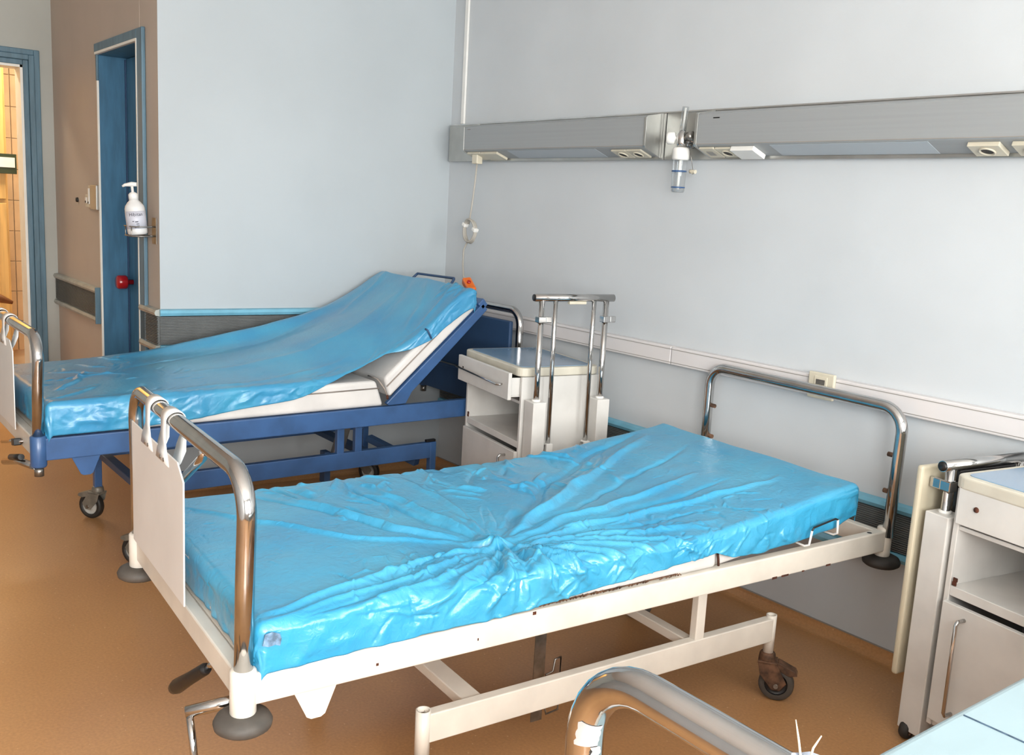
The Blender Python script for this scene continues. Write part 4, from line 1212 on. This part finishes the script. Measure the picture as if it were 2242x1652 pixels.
bend_patch('torn_sticker', 'tape_white', tb, math.radians(158), math.radians(180), math.radians(-180), math.radians(-108), .0206, .085, -(_w1 - .085), .996 - .085)
bend_patch('torn_sticker', 'tape_white', tb, math.radians(180), math.radians(194), math.radians(-182), math.radians(-155), .0222, .085, -(_w1 - .085), .996 - .085)

tmt = thing('mattress', 'pale blue-white covered mattress on the bed nearest the window', 'mattress', TB)
m = MB(); m.prism([P(.012, .05, .576), P(.012, 1.96, .576), P(.012, 1.96, .712), P(.012, .05, .712)], P(.912, 0, 0)); to = m.build('cover', 'pale_cover', tmt, .018, 5)
for p_ in to.data.polygons: p_.use_smooth = False
m = MB(); m.tube([P(.02, .78, .7124), P(.45, .785, .7126), P(.905, .78, .7124)], .0016, 6); m.build('seam_line', 'film_grey', to)
m = MB(); m.tube([P(.9245, .06, .672), P(.9245, 1.95, .672)], .0025, 6); m.build('piping', 'pale_cover', to)

# small frayed cloth scrap on the foot hoop of the third bed
cl = thing('cloth_scrap', 'small frayed blue and white cloth scrap tied to the foot hoop nearest the window', 'cloth', (TB[0] - .638, TB[1] + .0, .994))
m = MB(); vs = []; fs = []; n = 12
for i in range(n + 1):
    for k in range(14):
        a = 2 * PI * k / 14
        rr = .0235 + .005 * math.sin(i * 1.7 + k * 2.1) * (.4 + .6 * (math.sin(a) > 0)) + .003 * random.random()
        vs.append((-.04 + .09 * i / n, math.cos(a) * rr, math.sin(a) * rr))
for i in range(n):
    for k in range(14):
        fs.append((i * 14 + k, i * 14 + (k + 1) % 14, (i + 1) * 14 + (k + 1) % 14, (i + 1) * 14 + k))
m.add(vs, fs, True); m.build('wrap', 'cloth_bluewhite', cl)
for dx, lx, lz in ((-.035, -.012, .030), (-.028, .006, .028), (-.02, .012, .018)):
    m = MB(); m.tube([(dx, 0, .022), (dx + lx * .4, .0, .022 + lz * .6), (dx + lx, .004, .022 + lz)], [.0012, .001, .0005], 5); m.build('thread', 'thread', cl)

# ------------------------------------------------------------------ bedside cabinets with over-bed table column
def cabinet(label, loc, rz, right_column, drawer_out, raised, Wc=.52):
    t = thing('bedside_cabinet', label, 'cabinet', loc, rz)
    D = .365
    th = .016
    # carcass
    m = MB()
    m.box((0, 0, .085), (th, D, .770)); m.box((Wc - th, 0, .085), (Wc, D, .770)); m.box((th, D - .012, .085), (Wc - th, D, .770))
    m.box((th, .004, .085), (Wc - th, D - .012, .103)); m.box((th, .004, .655), (Wc - th, D - .012, .667))
    m.build('carcass', 'cabinet_paint', t, .002)
    m = MB(); m.box((th, .001, .470), (Wc - th, D - .012, .498)); m.build('shelf', 'cabinet_paint', t, .002)
    # door
    m = MB(); m.box((th - .006, -.014, .108), (Wc - th + .004, .003, .455)); dr = m.build('door', 'cabinet_paint', t, .002)
    hx = .43 if right_column else .082
    m = MB(); m.tube([(hx, -.012, .425), (hx, -.040, .425), (hx, -.046, .415), (hx, -.046, .165), (hx, -.040, .155), (hx, -.012, .155)], .0055, 10); m.build('handle', 'chrome', dr)
    # drawer
    dy = -drawer_out
    m = MB(); m.box((.014 + (.015 if drawer_out > .02 else 0), dy - .014, .676), (Wc - .012 + (.005 if drawer_out > .02 else 0), dy + .002, .788 - (.0 if drawer_out > .02 else .004))); m.box((.03, dy + .002, .685), (Wc - .02, .30, .692)); m.box((.03, dy + .002, .692), (.038, .30, .765)); m.box((Wc - .028, dy + .002, .692), (Wc - .02, .30, .765)); dw = m.build('drawer', 'cabinet_paint', t, .002)
    if drawer_out > .02:
        m = MB(); m.tube([(.04, dy - .030, .738), (.40, dy - .034, .732), (.44, dy - .034, .731), (.455, dy - .028, .732), (.458, dy - .012, .734)], .0045, 10); m.build('handle', 'chrome', dw)
        m = MB(); m.lathe([(.006, 0), (.006, .001), (0, .001)], (.08, dy - .0142, .738), (0, -1, 0), 10); m.build('screw_hole', 'hole_dark', dw)
    else:
        m = MB(); m.lathe([(.008, 0), (.007, .003), (0, .003)], (.072, dy - .0142, .730), (0, -1, 0), 10); m.build('rusty_hole', 'rust_spot', dw)
        m = MB(); m.box((.018, dy - .0146, .776), (.045, dy - .0140, .785)); m.build('paint_chip', 'rust_spot', dw)
    # rust in the corners
    for x, y, z in ((.02, -.0006, .500), (.022, -.0006, .512), (.30, .30, .500), (.36, .31, .500), (.42, .315, .501), (.47, .318, .502)):
        m = MB(); m.box((x, y, z), (x + .014, y + .004, z + .012)); m.build('rust_spot', 'rust_spot', t, .003)
    # top: cream rounded rim with blue laminate
    def rrect(x0, y0, x1, y1, r, z):
        pts = []
        for cx, cy, a0 in ((x1 - r, y0 + r, -PI / 2), (x1 - r, y1 - r, 0), (x0 + r, y1 - r, PI / 2), (x0 + r, y0 + r, PI)):
            for i in range(6):
                a = a0 + PI / 2 * i / 5
                pts.append((cx + r * math.cos(a), cy + r * math.sin(a), z))
        return pts
    m = MB(); m.prism(rrect(-.008, -.016, Wc + .008, D + .004, .035, .772), (0, 0, .036)); tp = m.build('top', 'edge_cream', t, .006, 3)
    m = MB(); m.prism(rrect(.014, .006, Wc - .014, D - .018, .025, .8075), (0, 0, .0025)); m.build('laminate', 'laminate_blue', tp, .001)
    # wheels under the carcass
    for x in (.05, Wc - .05):
        for y in (.05, D - .05):
            m = MB(); m.prism([(x - .014, y - .012, .085), (x + .014, y - .012, .085), (x + .010, y - .030, .020), (x - .010, y - .030, .020)], (0, .024, 0)); fk = m.build('caster', 'rusty', t, .002)
            m = MB(); m.lathe([(0, -.010), (.020, -.012), (.025, -.006), (.025, .006), (.020, .012), (0, .010)], (x, y - .018, .0255), (1, 0, 0), 18); m.build('wheel', 'wheel_dark', fk)
    # lifting column of the over-bed table at the side
    sx = Wc + .012 if right_column else -.012
    s = 1 if right_column else -1
    H0, H1 = .030, .680
    for y0, y1 in (((.010, .070), (.315, .375)) if right_column else ((-.006, .066), (.30, .36))):
        m = MB(); m.box((sx, y0, H0), (sx + s * .075, y1, H1)); m.build('column', 'cabinet_paint', t, .003)
    m = MB(); m.box((sx, .06, .040), (sx + s * .075, .32, .085)); m.build('column_foot', 'cabinet_paint', t, .004)
    cx = sx + s * .040
    zt_ = 1.100 if raised else .815
    ya, yb = (.040, .346) if right_column else (.030, .330)
    for y in (ya, yb):
        m = MB(); m.tube([(cx, y, H1 - .20), (cx, y, zt_)], .0125, 16); m.build('lift_tube', 'chrome', t)
        m = MB(); m.lathe([(.0126, 0), (.018, 0), (.018, .006), (.0126, .008)], (cx, y, H1), seg=16); m.build('collar', 'white_plastic', t)
    bar = MB(); bar.tube([(cx, ya - .035, zt_), (cx, yb + .035, zt_)], .0155, 18); tb_ = bar.build('top_bar', 'chrome', t)
    m = MB(); m.lathe([(0, .0), (.0135, 0), (.0135, .002), (0, .002)], (cx, ya - .0355, zt_), (0, -1, 0), 16); m.build('end_plug', 'black_plastic', tb_)
    if raised:
        for y, yy in ((ya + .062, ya + .060), (yb - .062, yb - .066)):
            m = MB(); m.tube([(cx + s * .004, y, zt_ - .01), (cx + s * .004, y, .96), (cx + s * .012, yy - .002, .92), (cx + s * .014, yy, .42)], .0095, 14); m.build('inner_rod', 'chrome', t)
            m = MB(); m.box((cx + s * .000, yy - .015, .455), (cx + s * .030, yy + .015, .505)); m.build('coupler', 'white_plastic', t, .003)
            m = MB(); m.tube([(cx + s * .018, yy - .02, .500), (cx + s * .022, yy - .026, .485), (cx + s * .022, yy - .026, .425)], .005, 8); m.build('lever', 'steel_dull', t)
        m = MB(); m.tube([(cx + s * .016, ya - .01, .425), (cx + s * .016, yb + .01, .425)], .014, 14); m.build('cross_tube', 'cabinet_paint', t)
        m = MB(); m.box((cx - .004, (ya + yb) / 2 - .02, .430), (cx + s * .040, (ya + yb) / 2 + .035, .462)); m.build('lock_box', 'white_plastic', t, .004)
        m = MB(); m.lathe([(0, 0), (.012, 0), (.012, .022), (0, .022)], (cx + s * .02, (ya + yb) / 2 - .045, .447), (s, 0, .2), 12); m.build('lock_knob', 'white_plastic', t)
        m = MB(); m.box((cx - .010, ya + .125, zt_ - .026), (cx + .010, yb - .10, zt_ - .014)); m.build('stop_strip', 'cream_plastic', t, .003)
        for y, d in ((ya, 1), (yb, 1)):
            m = MB(); m.box((cx - .017, y - .017, 1.00), (cx + .017, y + .017, 1.026)); m.box((cx + s * .004, y + d * .017, 1.000), (cx + s * .014, y + d * .045, 1.026)); m.build('clip', 'chrome', t, .003)
    else:
        m = MB(); m.box((cx - .017, ya - .016, .742), (cx + .017, ya + .016, .772)); m.box((cx + s * .017, ya - .012, .742), (cx + s * .052, ya - .004, .772)); m.build('clip', 'chrome', t, .003)
        m = MB(); m.box((cx - .004, ya + .03, .60), (cx + .010, yb - .03, .80)); m.build('brake_plate', 'black_plastic', t, .003)
        # folded table leaf hanging outside the column
        px_ = sx + s * .118
        m = MB(); m.box((px_, -.01, .175), (px_ - s * .020, .34, .800)); m.build('table_leaf', 'table_cream', t, .008, 3)
        m = MB(); m.box((px_ - s * .020, .10, .13), (px_ - s * .034, .24, .20)); m.build('leaf_hinge', 'steel_dull', t, .004)
        m = MB(); m.tube([(cx, ya + .04, zt_ - .02), (cx, yb - .02, zt_ - .02)], .006, 8); m.build('release_rod', 'steel_dull', t)
        for y in (ya, yb):
            m = MB(); m.prism([(cx - .012, y - .018, .052), (cx + .014, y - .018, .052), (cx + .010, y - .034, .020), (cx - .014, y - .034, .020)], (0, .024, 0)); fk = m.build('caster', 'rusty', t, .002)
            m = MB(); m.lathe([(0, -.012), (.022, -.014), (.027, -.007), (.027, .007), (.022, .014), (0, .012)], (cx - .012, y - .022, .0275), (1, .25, 0), 18); m.build('wheel', 'rubber_dark', fk)
    return t
RZ = math.radians(-9.5)
cabinet('white metal bedside cabinet with open drawer and raised chrome table frame beside the blue bed', (.877, -.440, 0), RZ, True, .045, True)
cabinet('white metal bedside cabinet with folded table leaf between the white bed and the window bed', (3.167, -.420, 0), RZ, False, .0, False, .475)
